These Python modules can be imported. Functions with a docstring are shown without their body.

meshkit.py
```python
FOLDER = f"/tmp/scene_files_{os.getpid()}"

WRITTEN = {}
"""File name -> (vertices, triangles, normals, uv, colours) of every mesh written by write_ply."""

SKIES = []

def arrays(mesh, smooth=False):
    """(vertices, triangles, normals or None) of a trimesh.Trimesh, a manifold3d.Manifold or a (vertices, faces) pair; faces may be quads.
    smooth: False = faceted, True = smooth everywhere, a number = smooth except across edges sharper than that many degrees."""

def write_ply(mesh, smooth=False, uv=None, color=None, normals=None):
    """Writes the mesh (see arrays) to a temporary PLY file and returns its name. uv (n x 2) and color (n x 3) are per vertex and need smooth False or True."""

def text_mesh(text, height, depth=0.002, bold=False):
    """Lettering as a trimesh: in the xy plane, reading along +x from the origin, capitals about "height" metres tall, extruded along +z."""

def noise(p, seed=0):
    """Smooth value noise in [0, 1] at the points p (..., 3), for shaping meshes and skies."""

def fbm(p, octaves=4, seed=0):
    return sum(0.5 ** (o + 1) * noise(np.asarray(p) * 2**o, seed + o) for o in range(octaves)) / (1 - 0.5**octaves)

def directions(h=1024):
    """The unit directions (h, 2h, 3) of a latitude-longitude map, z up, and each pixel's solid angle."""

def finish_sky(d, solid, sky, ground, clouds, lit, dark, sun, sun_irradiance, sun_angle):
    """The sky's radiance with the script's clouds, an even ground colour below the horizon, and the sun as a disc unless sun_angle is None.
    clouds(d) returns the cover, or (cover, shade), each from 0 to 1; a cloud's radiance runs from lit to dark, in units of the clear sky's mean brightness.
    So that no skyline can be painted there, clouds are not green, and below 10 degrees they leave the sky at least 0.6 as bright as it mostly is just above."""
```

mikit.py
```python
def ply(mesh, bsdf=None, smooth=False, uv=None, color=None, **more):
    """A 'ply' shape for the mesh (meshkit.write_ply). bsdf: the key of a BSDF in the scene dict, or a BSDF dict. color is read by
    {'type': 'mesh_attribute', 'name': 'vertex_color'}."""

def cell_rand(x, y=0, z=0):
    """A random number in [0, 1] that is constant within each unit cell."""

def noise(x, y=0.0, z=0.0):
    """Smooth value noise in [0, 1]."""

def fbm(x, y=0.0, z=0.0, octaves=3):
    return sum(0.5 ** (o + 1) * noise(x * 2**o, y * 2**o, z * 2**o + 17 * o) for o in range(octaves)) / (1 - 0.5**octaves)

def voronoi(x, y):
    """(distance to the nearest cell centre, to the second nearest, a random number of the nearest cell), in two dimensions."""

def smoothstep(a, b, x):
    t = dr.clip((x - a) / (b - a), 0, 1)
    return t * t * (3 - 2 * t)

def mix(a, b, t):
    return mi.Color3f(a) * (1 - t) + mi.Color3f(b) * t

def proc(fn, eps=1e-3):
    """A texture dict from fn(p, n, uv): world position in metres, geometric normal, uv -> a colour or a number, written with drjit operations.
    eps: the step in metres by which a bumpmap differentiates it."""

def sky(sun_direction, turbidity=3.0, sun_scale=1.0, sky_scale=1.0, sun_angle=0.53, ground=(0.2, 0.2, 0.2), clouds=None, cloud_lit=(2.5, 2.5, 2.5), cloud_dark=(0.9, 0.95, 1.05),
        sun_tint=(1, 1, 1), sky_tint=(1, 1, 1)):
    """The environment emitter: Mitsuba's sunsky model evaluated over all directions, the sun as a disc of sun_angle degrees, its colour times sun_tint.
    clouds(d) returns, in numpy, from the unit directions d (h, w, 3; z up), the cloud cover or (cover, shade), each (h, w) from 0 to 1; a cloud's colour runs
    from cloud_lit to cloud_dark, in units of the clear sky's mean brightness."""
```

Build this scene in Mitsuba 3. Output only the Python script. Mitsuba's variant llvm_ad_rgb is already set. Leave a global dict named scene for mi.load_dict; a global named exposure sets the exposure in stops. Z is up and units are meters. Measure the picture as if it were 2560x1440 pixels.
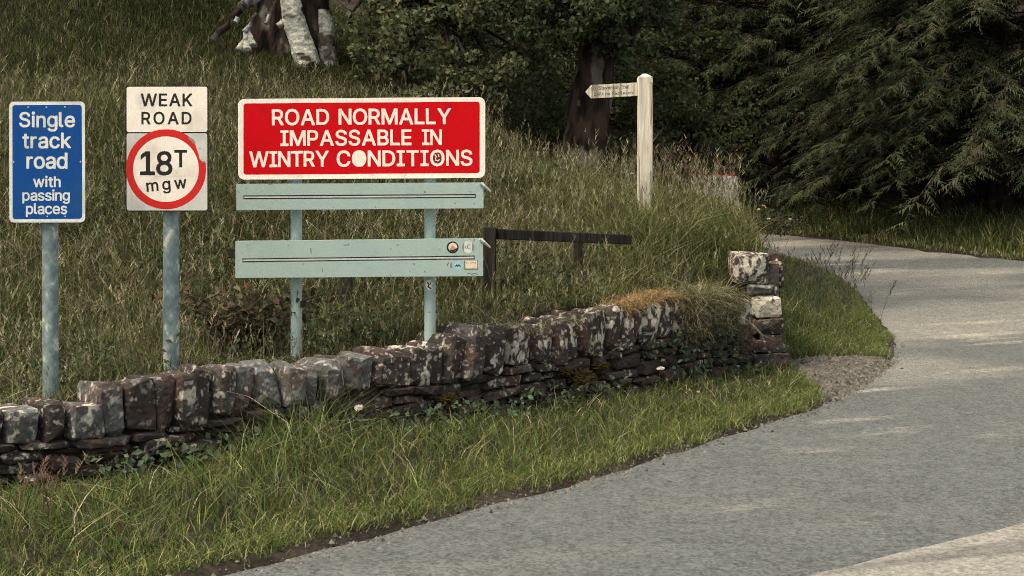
import math, random
import numpy as np, trimesh, mitsuba as mi, drjit as dr
import shapely
from shapely.geometry import Polygon, LineString, Point, box as sbox
from scipy.interpolate import RBFInterpolator
from scipy.spatial import cKDTree
import mikit, meshkit
from mikit import proc, noise, fbm, voronoi, smoothstep, mix, cell_rand
T = mi.ScalarTransform4f
random.seed(7)
R = np.random.default_rng(11)

# ------------------------------------------------------------------ camera, sky, exposure
F, HY, EYE = 3516.0, 480.0, 1.6          # focal length and horizon row of the 2560 px photograph, eye height
scene, labels = {}, {}
scene['camera'] = {'type': 'perspective', 'fov': math.degrees(2 * math.atan(1280 / F)), 'fov_axis': 'x',
                   'principal_point_offset_y': 240 / 1440, 'near_clip': 0.1, 'far_clip': 400.0,
                   'to_world': T().look_at(origin=[0, 0, EYE], target=[0, 10, EYE], up=[0, 0, 1])}
scene['daylight'] = mikit.sky((-0.45, -0.35, 0.85), turbidity=3, sun_scale=0.27, sun_angle=24, sun_tint=(1.0, 0.98, 0.93),
                              clouds=lambda d: 1.0, cloud_lit=(1.06, 1.05, 0.99), cloud_dark=(0.9, 0.9, 0.88), ground=(0.1, 0.1, 0.08))
exposure = 3.55

# ------------------------------------------------------------------ helpers
def at(x, y, Y):
    """the point that lies Y metres ahead at column x and row y of the photograph"""
    return np.array([(x - 1280) / F * Y, Y, EYE - (y - HY) / F * Y])

used = {}
def key_for(name):
    n = used.get(name, 0); used[name] = n + 1
    return name if n == 0 else f'{name}_{n:03d}'

def put(name, mesh, bsdf, parent=None, smooth=False, uv=None, color=None):
    k = key_for(f'{parent}__{name}' if parent else name)
    scene[k] = mikit.ply(mesh, bsdf, smooth=smooth, uv=uv, color=color)
    return k

def tag(k, label=None, cat=None, group=None, kind=None):
    d = labels.setdefault(k, {})
    for a, b in (('label', label), ('category', cat), ('group', group), ('kind', kind)):
        if b: d[a] = b
    return k

def thing(name, label, cat, group=None):
    return tag(key_for(name), label, cat, group)

def cat(ms): return trimesh.util.concatenate(ms)

def boxm(lo, hi, bevel=0.0):
    lo, hi = np.minimum(lo, hi), np.maximum(lo, hi)
    if bevel <= 0:
        m = trimesh.creation.box(hi - lo); m.apply_translation((lo + hi) / 2); return m
    pts = []
    for i in np.ndindex(2, 2, 2):
        c = np.where(i, hi, lo); s = np.where(i, -1, 1)
        for k in range(3):
            p = c + s * bevel; p[k] = c[k]; pts.append(p)
    return trimesh.convex.convex_hull(np.array(pts))

def tube(pts, rad, n=10, cap=True):
    p = np.asarray(pts, float); r = np.broadcast_to(rad, (len(p),))
    t = np.gradient(p, axis=0); t /= np.linalg.norm(t, axis=1, keepdims=True)
    a = np.cross(t, [0.123, 0.9, 0.31]); a /= np.linalg.norm(a, axis=1, keepdims=True); b = np.cross(t, a)
    an = np.arange(n) * 2 * np.pi / n
    v = (p[:, None] + r[:, None, None] * (np.cos(an)[None, :, None] * a[:, None] + np.sin(an)[None, :, None] * b[:, None])).reshape(-1, 3)
    f = []
    for i in range(len(p) - 1):
        for j in range(n):
            q = (i * n + j, i * n + (j + 1) % n, (i + 1) * n + (j + 1) % n, (i + 1) * n + j)
            f += [(q[0], q[1], q[2]), (q[0], q[2], q[3])]
    if cap:
        v = np.vstack([v, p[:1], p[-1:]]); c0, c1 = len(v) - 2, len(v) - 1; o = (len(p) - 1) * n
        for j in range(n):
            f += [(c0, (j + 1) % n, j), (c1, o + j, o + (j + 1) % n)]
    m = trimesh.Trimesh(v, f, process=False)
    if m.volume < 0: m.invert()
    return m

def plate(poly, Y, d, fill=None):
    """a photograph-pixel polygon as a sheet of thickness d standing in the vertical plane Y metres ahead, front face at Y"""
    ms = []
    for g in getattr(poly, 'geoms', [poly]):
        if g.is_empty or g.area < 0.2: continue
        m = trimesh.creation.extrude_polygon(g, 1.0, engine='earcut')
        v = m.vertices.copy()
        m = trimesh.Trimesh(np.stack([(v[:, 0] - 1280) / F * Y, Y + d * (1 - v[:, 2]), EYE - (v[:, 1] - HY) / F * Y], 1), m.faces[:, ::-1] if False else m.faces, process=False)
        if m.volume < 0: m.invert()
        ms.append(m)
    return cat(ms)

def rrect(x0, y0, x1, y1, r=0, tilt=0.0):
    p = sbox(x0 + r, y0 + r, x1 - r, y1 - r)
    if r: p = p.buffer(r, quad_segs=8)
    return shapely.affinity.rotate(p, -tilt, origin='center') if tilt else p

def words(text, x0, x1, base, cap, Y, depth=0.0015, bold=True, tilt=0.0, track=None):
    """lettering standing proud of the plane Y: text from column x0 to x1, baseline row base, capitals cap pixels high"""
    s = cap * Y / F
    chars, w = [], 0.0
    for c in text:
        if c == ' ': chars.append(None); continue
        m = meshkit.text_mesh(c, s, depth, bold)
        m.apply_translation([-m.bounds[0][0], 0, 0]); chars.append(m)
    W = (x1 - x0) * Y / F
    ww = sum(m.bounds[1][0] for m in chars if m is not None)
    gaps = sum(1.0 for c in chars[:-1]); ww += 0.36 * s * text.count(' ')
    gap = (W - ww) / max(gaps, 1)
    scale = 1.0
    if gap < 0.05 * s:
        gap = 0.05 * s; scale = (W - gap * gaps) / ww
    x, out = 0.0, []
    for m in chars:
        if m is None: x += (gap + 0.36 * s) * 1.0; continue
        m = m.copy(); m.apply_scale([scale, 1, 1]); m.apply_translation([x, 0, 0]); x += m.bounds[1][0] - m.bounds[0][0] + gap
        out.append(m)
    words.centres = [x0 + (q.bounds[0][0] + q.bounds[1][0]) / 2 * F / Y for q in out]
    m = cat(out); c, sn = math.cos(math.radians(tilt)), math.sin(math.radians(tilt))
    v = m.vertices; o = at(x0, base, Y)
    m = trimesh.Trimesh(np.stack([o[0] + v[:, 0] * c - v[:, 1] * sn, Y - v[:, 2], o[2] + v[:, 0] * sn + v[:, 1] * c], 1), m.faces, process=False)
    if m.volume < 0: m.invert()
    return m

def dif(c): return {'type': 'twosided', 'b': {'type': 'diffuse', 'reflectance': {'type': 'rgb', 'value': c}}}
def prin(tex, rough=0.6, spec=0.4, **k):
    t = tex if isinstance(tex, dict) else {'type': 'rgb', 'value': list(tex)}
    return {'type': 'principled', 'base_color': t, 'roughness': rough, 'specular': spec, **k}
def two(b): return {'type': 'twosided', 'b': b}
def bump(b, fn, scale=1.0, eps=2e-3): return two({'type': 'bumpmap', 'arbitrary': proc(fn, eps), 'scale': scale, 'b': b})
VC = {'type': 'mesh_attribute', 'name': 'vertex_color'}
C3 = mi.Color3f

# ------------------------------------------------------------------ materials
def f_ground(p, n, uv):
    a = fbm(p.x * 3, p.y * 3, p.z * 3, 3); b = noise(p.x * 60, p.y * 60, p.z * 60)
    c = mix((0.016, 0.013, 0.011), (0.038, 0.031, 0.025), smoothstep(0.3, 0.7, a))
    return c * (0.6 + 0.8 * b)
scene['mat_ground'] = bump(prin(proc(f_ground), 0.95, 0.2), lambda p, n, uv: fbm(p.x * 25, p.y * 25, p.z * 25, 3) * 0.02)

def f_road(p, n, uv):
    w1, w2 = noise(p.x * 33, p.y * 33, 7) * 1.6, noise(p.x * 33, p.y * 33, 19) * 1.6
    g = cell_rand((p.x * 0.8 + p.y * 0.6) * 68 + w1, (p.y * 0.8 - p.x * 0.6) * 68 + w2); g2 = noise(p.x * 30, p.y * 30); g3 = noise(p.x * 85, p.y * 85)
    u, v = p.x * 0.93 + p.y * 0.37, p.y * 0.93 - p.x * 0.37
    st = fbm(u * 0.6 + 3, v * 3.4, 0, 5); big = fbm(p.x * 0.4, p.y * 0.4, 4, 2)
    pale = smoothstep(0.56, 0.80, st) * smoothstep(0.42, 0.65, big)
    worn = smoothstep(0.35, 0.65, fbm(u * 0.3 + 9, v * 0.8, 2, 3))
    mot = fbm(p.x * 7, p.y * 7, 1, 4)
    c = mix((0.076, 0.084, 0.086), (0.148, 0.147, 0.139), worn)
    c = mix(c, (0.27, 0.258, 0.23), pale * (0.32 + 0.45 * g2))
    return c * (0.18 + 0.68 * g + 0.34 * g2 + 0.42 * g3 + 0.32 * mot)
def f_road_h(p, n, uv): return noise(p.x * 60, p.y * 60) * 0.004 + noise(p.x * 120, p.y * 120) * 0.0025
scene['mat_road'] = bump(prin(proc(f_road), 0.8, 0.35), f_road_h)
def f_patch(p, n, uv):
    g = cell_rand(p.x * 75, p.y * 75); g2 = noise(p.x * 35, p.y * 35)
    u, v = p.x * 0.93 + p.y * 0.37, p.y * 0.93 - p.x * 0.37
    d = smoothstep(0.60, 0.8, fbm(u * 0.9, v * 5, 5, 4)) * 0.7
    return mix((0.200, 0.196, 0.184), (0.10, 0.099, 0.096), d) * (0.52 + 0.5 * g + 0.46 * g2)
scene['mat_road_patch'] = bump(prin(proc(f_patch), 0.85, 0.3), f_road_h)
scene['mat_chip'] = prin(VC, 0.85, 0.3)
scene['mat_blade'] = {'type': 'principledthin', 'base_color': VC, 'roughness': 0.55, 'diff_trans': 0.7, 'eta': 1.35}
scene['mat_leaf'] = {'type': 'principledthin', 'base_color': VC, 'roughness': 0.5, 'diff_trans': 0.5, 'eta': 1.35}
scene['mat_matte'] = two({'type': 'diffuse', 'reflectance': VC})

def f_stone(p, n, uv):
    tone, lich = uv.x, uv.y
    a = fbm(p.x * 9, p.y * 9, p.z * 9 + tone * 40, 4); b = noise(p.x * 55, p.y * 55, p.z * 55)
    c = mix((0.036, 0.031, 0.031), (0.112, 0.120, 0.126), smoothstep(0.25, 0.75, tone * 0.75 + (a - 0.5) * 0.7))
    c = mix(c, (0.068, 0.044, 0.038), smoothstep(0.42, 0.66, fbm(p.x * 6 + 30, p.y * 6, p.z * 6, 3)) * 0.75)
    c = c * (0.6 + 0.8 * b)
    l1 = fbm(p.x * 26 + 5, p.y * 26, p.z * 13, 5)
    k = smoothstep(0.0, 0.13, l1 - (0.76 - 0.36 * lich)) * 0.9
    l2 = fbm(p.x * 34, p.y * 34 + 7, p.z * 34, 5)
    k2 = smoothstep(0.58, 0.68, l2) * smoothstep(0.12, 0.5, lich) * 0.55
    lc = mix((0.30, 0.30, 0.26), (0.60, 0.57, 0.50), b)
    c = mix(c, lc, dr.maximum(k, k2))
    return c
scene['mat_stone'] = bump(prin(proc(f_stone), 0.9, 0.25), lambda p, n, uv: fbm(p.x * 28, p.y * 28, p.z * 28, 4) * 0.014)

def f_galv(p, n, uv):
    a = fbm(p.x * 22, p.y * 22, p.z * 14, 4); b = noise(p.x * 90, p.y * 90, p.z * 60)
    c = mix((0.115, 0.175, 0.195), (0.20, 0.275, 0.285), smoothstep(0.35, 0.6, a))
    c = mix(c, (0.50, 0.52, 0.48), smoothstep(0.60, 0.68, a) * 0.8)
    return c * (0.85 + 0.3 * b)
scene['mat_galvanised'] = bump(prin(proc(f_galv), 0.55, 0.5), lambda p, n, uv: fbm(p.x * 30, p.y * 30, p.z * 20, 2) * 0.003)
def f_paint(p, n, uv):
    a = fbm(p.x * 5, p.y * 5, p.z * 5, 4); b = noise(p.x * 120, p.y * 50, p.z * 120)
    c = mix((0.300, 0.42, 0.41), (0.36, 0.475, 0.46), a)
    run = smoothstep(0.66, 0.80, fbm(p.x * 22, 3, p.z * 5, 3)) * 0.12
    c = mix(c, (0.26, 0.31, 0.28), run)
    chip = smoothstep(0.90, 0.94, noise(p.x * 40, p.y * 40, p.z * 40))
    return mix(c * (0.94 + 0.12 * b), (0.12, 0.11, 0.09), chip * 0.7)
scene['mat_flap_paint'] = two(prin(proc(f_paint), 0.5, 0.4))
def dirty(base, dirt, amount):
    def fn(p, n, uv):
        a = fbm(p.x * 14, p.y * 14, p.z * 7, 4); b = noise(p.x * 150, p.y * 20, p.z * 60)
        r = smoothstep(0.55, 0.8, fbm(p.x * 36, p.y, p.z * 2.5 + 5, 4)) * 0.35
        return mix(base, dirt, dr.minimum(smoothstep(0.45, 0.85, a) + r, 1) * amount) * (0.93 + 0.14 * b)
    return fn
scene['mat_white_sheet'] = two(prin(proc(dirty((0.84, 0.80, 0.74), (0.5, 0.46, 0.38), 0.5)), 0.45, 0.4))
scene['mat_red_sheet'] = two(prin(proc(dirty((0.56, 0.002, 0.007), (0.40, 0.004, 0.010), 0.5)), 0.5, 0.1))
scene['mat_ring_red'] = two(prin(proc(dirty((0.60, 0.022, 0.020), (0.40, 0.03, 0.03), 0.5)), 0.5, 0.15))
scene['mat_blue_sheet'] = two(prin(proc(dirty((0.003, 0.064, 0.28), (0.012, 0.075, 0.22), 0.7)), 0.5, 0.15))
scene['mat_blue_text'] = two(prin(proc(dirty((0.66, 0.70, 0.70), (0.36, 0.42, 0.46), 0.6)), 0.5, 0.3))
scene['mat_grey_sheet'] = two(prin(proc(dirty((0.56, 0.58, 0.56), (0.38, 0.38, 0.36), 0.6)), 0.5, 0.4))
scene['mat_black_print'] = two(prin((0.012, 0.012, 0.012), 0.5, 0.3))
scene['mat_back_sheet'] = two(prin((0.22, 0.23, 0.22), 0.55, 0.4))
scene['mat_dark_gap'] = two(prin((0.02, 0.022, 0.022), 0.7, 0.2))
scene['mat_steel'] = two(prin((0.62, 0.62, 0.60), 0.35, 0.5, metallic=0.6))
def wood(c0, c1, crack, cc):
    def fn(p, n, uv):
        g = fbm(p.x * 55, p.y * 55, p.z * 3.2, 4); k = fbm(p.x * 32 + 4, p.y * 32, p.z * 2.0 + 9, 3)
        c = mix(c0, c1, smoothstep(0.3, 0.7, g))
        return mix(c, cc, smoothstep(crack, crack + 0.07, k) * 0.85)
    return fn
scene['mat_pale_wood'] = bump(prin(proc(wood((0.45, 0.43, 0.36), (0.66, 0.635, 0.55), 0.60, (0.20, 0.18, 0.145))), 0.8, 0.2), lambda p, n, uv: fbm(p.x * 45, p.y * 45, p.z * 3, 3) * 0.008)
scene['mat_dark_wood'] = bump(prin(proc(wood((0.016, 0.014, 0.013), (0.036, 0.033, 0.030), 0.60, (0.008, 0.007, 0.007))), 0.85, 0.25), lambda p, n, uv: fbm(p.x * 45, p.y * 45, p.z * 3, 3) * 0.006)
def f_bark(p, n, uv):
    a = fbm(p.x * 14, p.y * 14, p.z * 3, 4)
    c = mix((0.007, 0.005, 0.004), (0.042, 0.030, 0.025), smoothstep(0.3, 0.7, a))
    return mix(c, (0.16, 0.15, 0.14), smoothstep(0.60, 0.72, fbm(p.x * 5, p.y * 5, p.z * 3 + 20, 4)) * 0.7)
scene['mat_bark'] = bump(prin(proc(f_bark), 0.95, 0.15), lambda p, n, uv: fbm(p.x * 14, p.y * 14, p.z * 3, 4) * 0.08, eps=6e-3)
def f_birch(p, n, uv):
    a = fbm(p.x * 13, p.y * 13, p.z * 22, 5); b = fbm(p.x * 3, p.y * 3, p.z * 5 + 8, 4)
    c = mix((0.26, 0.285, 0.265), (0.52, 0.52, 0.46), smoothstep(0.3, 0.7, fbm(p.x * 22, p.y * 22, p.z * 30, 3)))
    c = mix(c, (0.22, 0.25, 0.235), smoothstep(0.46, 0.64, a) * 0.8)
    return mix(c, (0.035, 0.025, 0.02), smoothstep(0.64, 0.72, b))
def f_shaded_bark(p, n, uv):  # pale lichen mottling on bark greyed to carry the shade of the second stem
    a = fbm(p.x * 9, p.y * 9, p.z * 7, 4)
    return mix((0.055, 0.05, 0.047), (0.27, 0.29, 0.28), smoothstep(0.42, 0.62, a)) * (0.6 + 0.8 * noise(p.x * 40, p.y * 40, p.z * 40))
scene['mat_shaded_bark'] = bump(prin(proc(f_shaded_bark), 0.95, 0.15), lambda p, n, uv: fbm(p.x * 12, p.y * 12, p.z * 8, 4) * 0.06, eps=5e-3)
scene['mat_birch'] = bump(prin(proc(f_birch), 0.9, 0.2), lambda p, n, uv: fbm(p.x * 12, p.y * 12, p.z * 12, 4) * 0.05, eps=5e-3)
scene['mat_moss'] = bump(prin(VC, 1.0, 0.1), lambda p, n, uv: fbm(p.x * 70, p.y * 70, p.z * 70, 3) * 0.02)

# ------------------------------------------------------------------ terrain
def zr(X, Y):
    return 0.05 * 1.5 * np.logaddexp(0, (np.asarray(Y, float) - 14) / 1.5)

inner = np.array([(-9, -1.5), (-5, 2.0), (-2.5, 4.4), (-1.2, 5.86), (-0.35, 6.86), (0.49, 7.81), (1.34, 9.07), (2.31, 10.42), (2.87, 11.48),
                  (3.60, 13.2), (3.92, 14.4), (4.2, 16.0), (4.6, 18.6), (4.85, 21), (4.7, 23.2), (3.8, 26), (2, 28.6), (-2, 31)])
outer = np.array([(-2, 35.2), (3, 31.4), (5.5, 28.5), (6.5, 26.9), (7.3, 25.2), (8.39, 23.05), (11, 21.2), (16, 19.6), (26, 18.5)])
def densify(p, step=0.12, amp=0.03, seed=0):
    l = LineString(p); n = int(l.length / step)
    q = np.array([l.interpolate(i / n, normalized=True).coords[0] for i in range(n + 1)])
    # round the corners of the polyline
    for _ in range(3):
        k = np.ones(9) / 9; pad = np.vstack([np.repeat(q[:1], 4, 0), q, np.repeat(q[-1:], 4, 0)])
        q = np.stack([np.convolve(pad[:, i], k, 'valid') for i in (0, 1)], 1)
    w = meshkit.fbm(np.c_[q * 3.1, np.full(len(q), seed)], 3) - 0.5
    t = np.gradient(q, axis=0); t /= np.linalg.norm(t, axis=1, keepdims=True)
    return q + np.c_[-t[:, 1], t[:, 0]] * (w * 2 * amp)[:, None]
inner_d, outer_d = densify(inner, amp=0.05, seed=1), densify(outer, amp=0.05, seed=5)
road_poly = Polygon(np.vstack([inner_d, outer_d, [(26, -8), (-9, -8)]])).buffer(0)
shapely.prepare(road_poly)
edge_pts = np.vstack([inner_d, outer_d]); edge_tree = cKDTree(edge_pts)
def road_s(X, Y):
    """distance from the road's edge, positive on the verge"""
    X, Y = np.ravel(X), np.ravel(Y)
    d, i = edge_tree.query(np.c_[X, Y])
    road_s.far = i >= len(inner_d)
    return np.where(shapely.contains_xy(road_poly, X, Y), -d, d)

# wall: columns and rows of its foot in the photograph and the distance of each
wall_px = np.array([(0, 1185, 7.3), (350, 1140, 7.75), (700, 1090, 8.3), (1200, 1010, 9.4), (1600, 950, 10.6), (1870, 900, 11.8)])
wall_xy = np.array([at(*p)[:2] for p in wall_px])
d0 = wall_xy[0] - wall_xy[1]; d0 /= np.linalg.norm(d0)
wall_line = np.vstack([wall_xy[0] + d0 * 4.5, wall_xy])
top_px = np.array([(0, 1022), (120, 1016), (235, 1008), (245, 978), (340, 972), (430, 940), (540, 928), (640, 924), (740, 918), (850, 902), (950, 886), (1050, 870), (1150, 846), (1185, 820), (1300, 812), (1320, 824), (1400, 802), (1500, 778), (1600, 766), (1700, 748), (1800, 742), (1900, 738)])
cop_px = np.array([(0, 1118), (200, 1098), (300, 1088), (500, 1062), (650, 1030), (950, 975), (1150, 962), (1250, 922), (1400, 908), (1500, 888), (1650, 850), (1900, 800)])
WL = LineString(wall_line)
def wall_at(s):
    a, b = np.array(WL.interpolate(s).coords[0]), np.array(WL.interpolate(s + 0.02).coords[0])
    t = (b - a) / np.linalg.norm(b - a)
    if s + 0.02 > WL.length: t = wall_line[-1] - wall_line[-2]; t = t / np.linalg.norm(t)
    return a, t, np.array([-t[1], t[0]])         # point, along, backwards (into the bank)
def col_of(p): return 1280 + F * p[0] / p[1]
def row_z(px, p):
    return EYE - (np.interp(col_of(p), px[:, 0], px[:, 1]) - HY) / F * p[1]

back = WL.parallel_offset(0.22, 'left') if False else None
wb = np.array([wall_at(s)[0] + wall_at(s)[2] * 0.25 for s in np.linspace(0, WL.length, 60)])
side = np.array([(2.33, 12.45), (2.42, 13.5), (2.55, 15.5), (2.45, 17.5), (2.2, 20), (1.6, 23), (0, 26), (-4, 29.5), (-12, 34), (-40, 60)])
bank_poly = Polygon(np.vstack([wb, side, [(-60, 60), (-60, -2)], [(-6.5, 4.5)]])).buffer(0)
shapely.prepare(bank_poly)
bank_edge = cKDTree(np.array([LineString(np.vstack([wb, side])).interpolate(q).coords[0] for q in np.arange(0, 40, 0.05)]))
ctl = [at(*q) for q in [
    (125, 1000, 8.15), (430, 932, 8.5), (740, 907, 9.2), (1073, 857, 9.75), (1222, 728, 10.8), (865, 775, 10.9), (500, 760, 10.9), (0, 740, 10.6), (1445, 645, 12.0),
    (1610, 535, 13.0), (1790, 512, 14.0), (1880, 560, 13.8), (1935, 590, 13.2), (1890, 640, 12.6), (1650, 742, 11.45), (1780, 735, 12.0), (400, 350, 14), (0, 320, 14), (0, 0, 18), (-400, 300, 15),
    (800, 172, 17), (560, 135, 17.2), (1000, 290, 15.5), (1230, 350, 15.5), (1350, 445, 15.6), (1440, 462, 17), (1500, 490, 16), (1620, 500, 16), (1720, 520, 16), (400, 0, 18.2), (1050, 490, 13), (700, 480, 13), (1250, 530, 13.2),
    (-600, 1000, 8.2), (0, 1020, 7.75)]]
ctl += [np.array(q) for q in [(-5.5, 6, .5), (-9, 8, 1.5), (-12, 14, 4), (-7, 25, 7.5), (-14, 30, 10), (-25, 20, 8), (0, 22, 2.6), (1.5, 19, 1.5), (-1, 27, 3.6), (2.3, 17, 1.45), (-10, 45, 10), (-30, 50, 16), (-45, 20, 12), (-40, 0, 5)]]
ctl = np.array(ctl)
bank_rbf = RBFInterpolator(ctl[:, :2], ctl[:, 2], kernel='thin_plate_spline', smoothing=0.0015)
def ss(a, b, x): t = np.clip((x - a) / (b - a), 0, 1); return t * t * (3 - 2 * t)
def height(X, Y):
    shape = np.shape(X); X, Y = np.ravel(X).astype(float), np.ravel(Y).astype(float)
    s = road_s(X, Y); z = zr(X, Y)
    far = road_s.far * 1.0
    verge = z + 0.045 * ss(0.0, 0.14, s) + 0.045 * ss(0.2, 1.4, s) * ss(-3.0, -0.5, X) + far * (np.clip(s - 1.0, 0, 60) * 0.14 + np.clip(s - 5.0, 0, 60) * 0.26)
    front = np.where(s < 0, z - 0.03 * ss(0, 0.08, -s), verge)
    inb = shapely.contains_xy(bank_poly, X, Y)
    d, _ = bank_edge.query(np.c_[X, Y]); d = np.where(inb, d, -d)
    w = 0.12 + 1.6 * ss(15.5, 18, Y)
    t = ss(-0.06, 1, d / w) if True else 0
    out = front * (1 - t)
    k = t > 0
    b = np.zeros_like(out); b[k] = bank_rbf(np.c_[X[k], Y[k]])
    out = out + b * t
    bumps = (meshkit.fbm(np.c_[X * 1.3, Y * 1.3, X * 0], 3) - 0.5) * 0.10 * ss(0.4, 1.6, np.maximum(s, 0)) * (0.4 + 0.6 * t)
    return (out + bumps).reshape(shape)

def axis(parts):
    return np.unique(np.concatenate([np.arange(a, b, st) for a, b, st in parts]))
gx = axis([(-150, -30, 8), (-30, -8, 1.0), (-8, 7, 0.12), (7, 30, 0.6), (30, 151, 8)])
gy = axis([(-40, -4, 4), (-4, 4, 0.6), (4, 20, 0.12), (20, 34, 0.35), (34, 60, 1.5), (60, 201, 10)])
GX, GY = np.meshgrid(gx, gy, indexing='ij')
GZ = height(np.clip(GX, -38, 45), np.clip(GY, -8, 70))
i = np.arange(len(gx) - 1)[:, None] * len(gy) + np.arange(len(gy) - 1)[None, :]
q = np.stack([i, i + len(gy), i + len(gy) + 1, i + 1], -1).reshape(-1, 4)
put('ground', (np.stack([GX, GY, GZ], -1).reshape(-1, 3), q), 'mat_ground', smooth=True)
tag('ground', 'earth of the grassy bank, verges and forest floor', kind='structure')

def sheet(poly, lift, size):
    """the polygon laid on the road's slope, cut along a grid so that it follows the rise"""
    ms = []; x0, y0, x1, y1 = poly.bounds; shapely.prepare(poly)
    for a in np.arange(math.floor(x0), x1, size):
        for b in np.arange(math.floor(y0), y1, size):
            c = sbox(a, b, a + size, b + size)
            g_ = c if poly.contains(c) else poly.intersection(c)
            for g in getattr(g_, 'geoms', [g_]):
                if g.geom_type != 'Polygon' or g.area < 1e-6: continue
                v, f = trimesh.creation.triangulate_polygon(g, engine='earcut')
                v = np.c_[v, zr(v[:, 0], v[:, 1]) + lift]; m = trimesh.Trimesh(v, f, process=False)
                if m.face_normals[:, 2].sum() < 0: m.invert()
                ms.append(m)
    return cat(ms)
put('road', sheet(road_poly, 0.004, 0.7), 'mat_road', smooth=True)
tag('road', 'worn pale grey tarmac road curving uphill behind the bank', kind='structure')
pa, pb = at(2050, 1440, 5.86)[:2], at(2560, 1312, 6.76)[:2]
dv = (pb - pa) / np.linalg.norm(pb - pa)
edge = densify(np.array([pa - dv * 3, pa, pb, pb + dv * 6]), amp=0.05, seed=9)
put('road_patch', sheet(Polygon(np.vstack([edge, [edge[-1] + (0, -9), edge[0] + (0, -6)]])).buffer(0), 0.010, 0.7), 'mat_road_patch', smooth=True)
tag('road_patch', 'paler band of newer tarmac across the near corner of the road', kind='structure')

# ------------------------------------------------------------------ blades of grass
GREEN, OLIVE, STRAW, BROWN, DARKG, YELLOW = (np.array(c) for c in [(0.076, 0.118, 0.034), (0.092, 0.105, 0.042), (0.34, 0.32, 0.215), (0.105, 0.085, 0.056), (0.030, 0.047, 0.020), (0.19, 0.205, 0.075)])
def palette(n, weights, jitter=0.38):
    P = np.array([GREEN, OLIVE, STRAW, BROWN, DARKG, YELLOW]); w = np.asarray(weights, float)
    if w.ndim == 1: idx = R.choice(6, n, p=w / w.sum())
    else:
        cw = np.cumsum(w / w.sum(1, keepdims=True), 1); idx = (R.random((n, 1)) > cw).sum(1).clip(0, 5)
    return P[idx] * (1 + jitter * R.normal(0, 1, (n, 1))).clip(0.45, 1.8) * (1 + 0.06 * R.normal(0, 1, (n, 3)))
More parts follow.
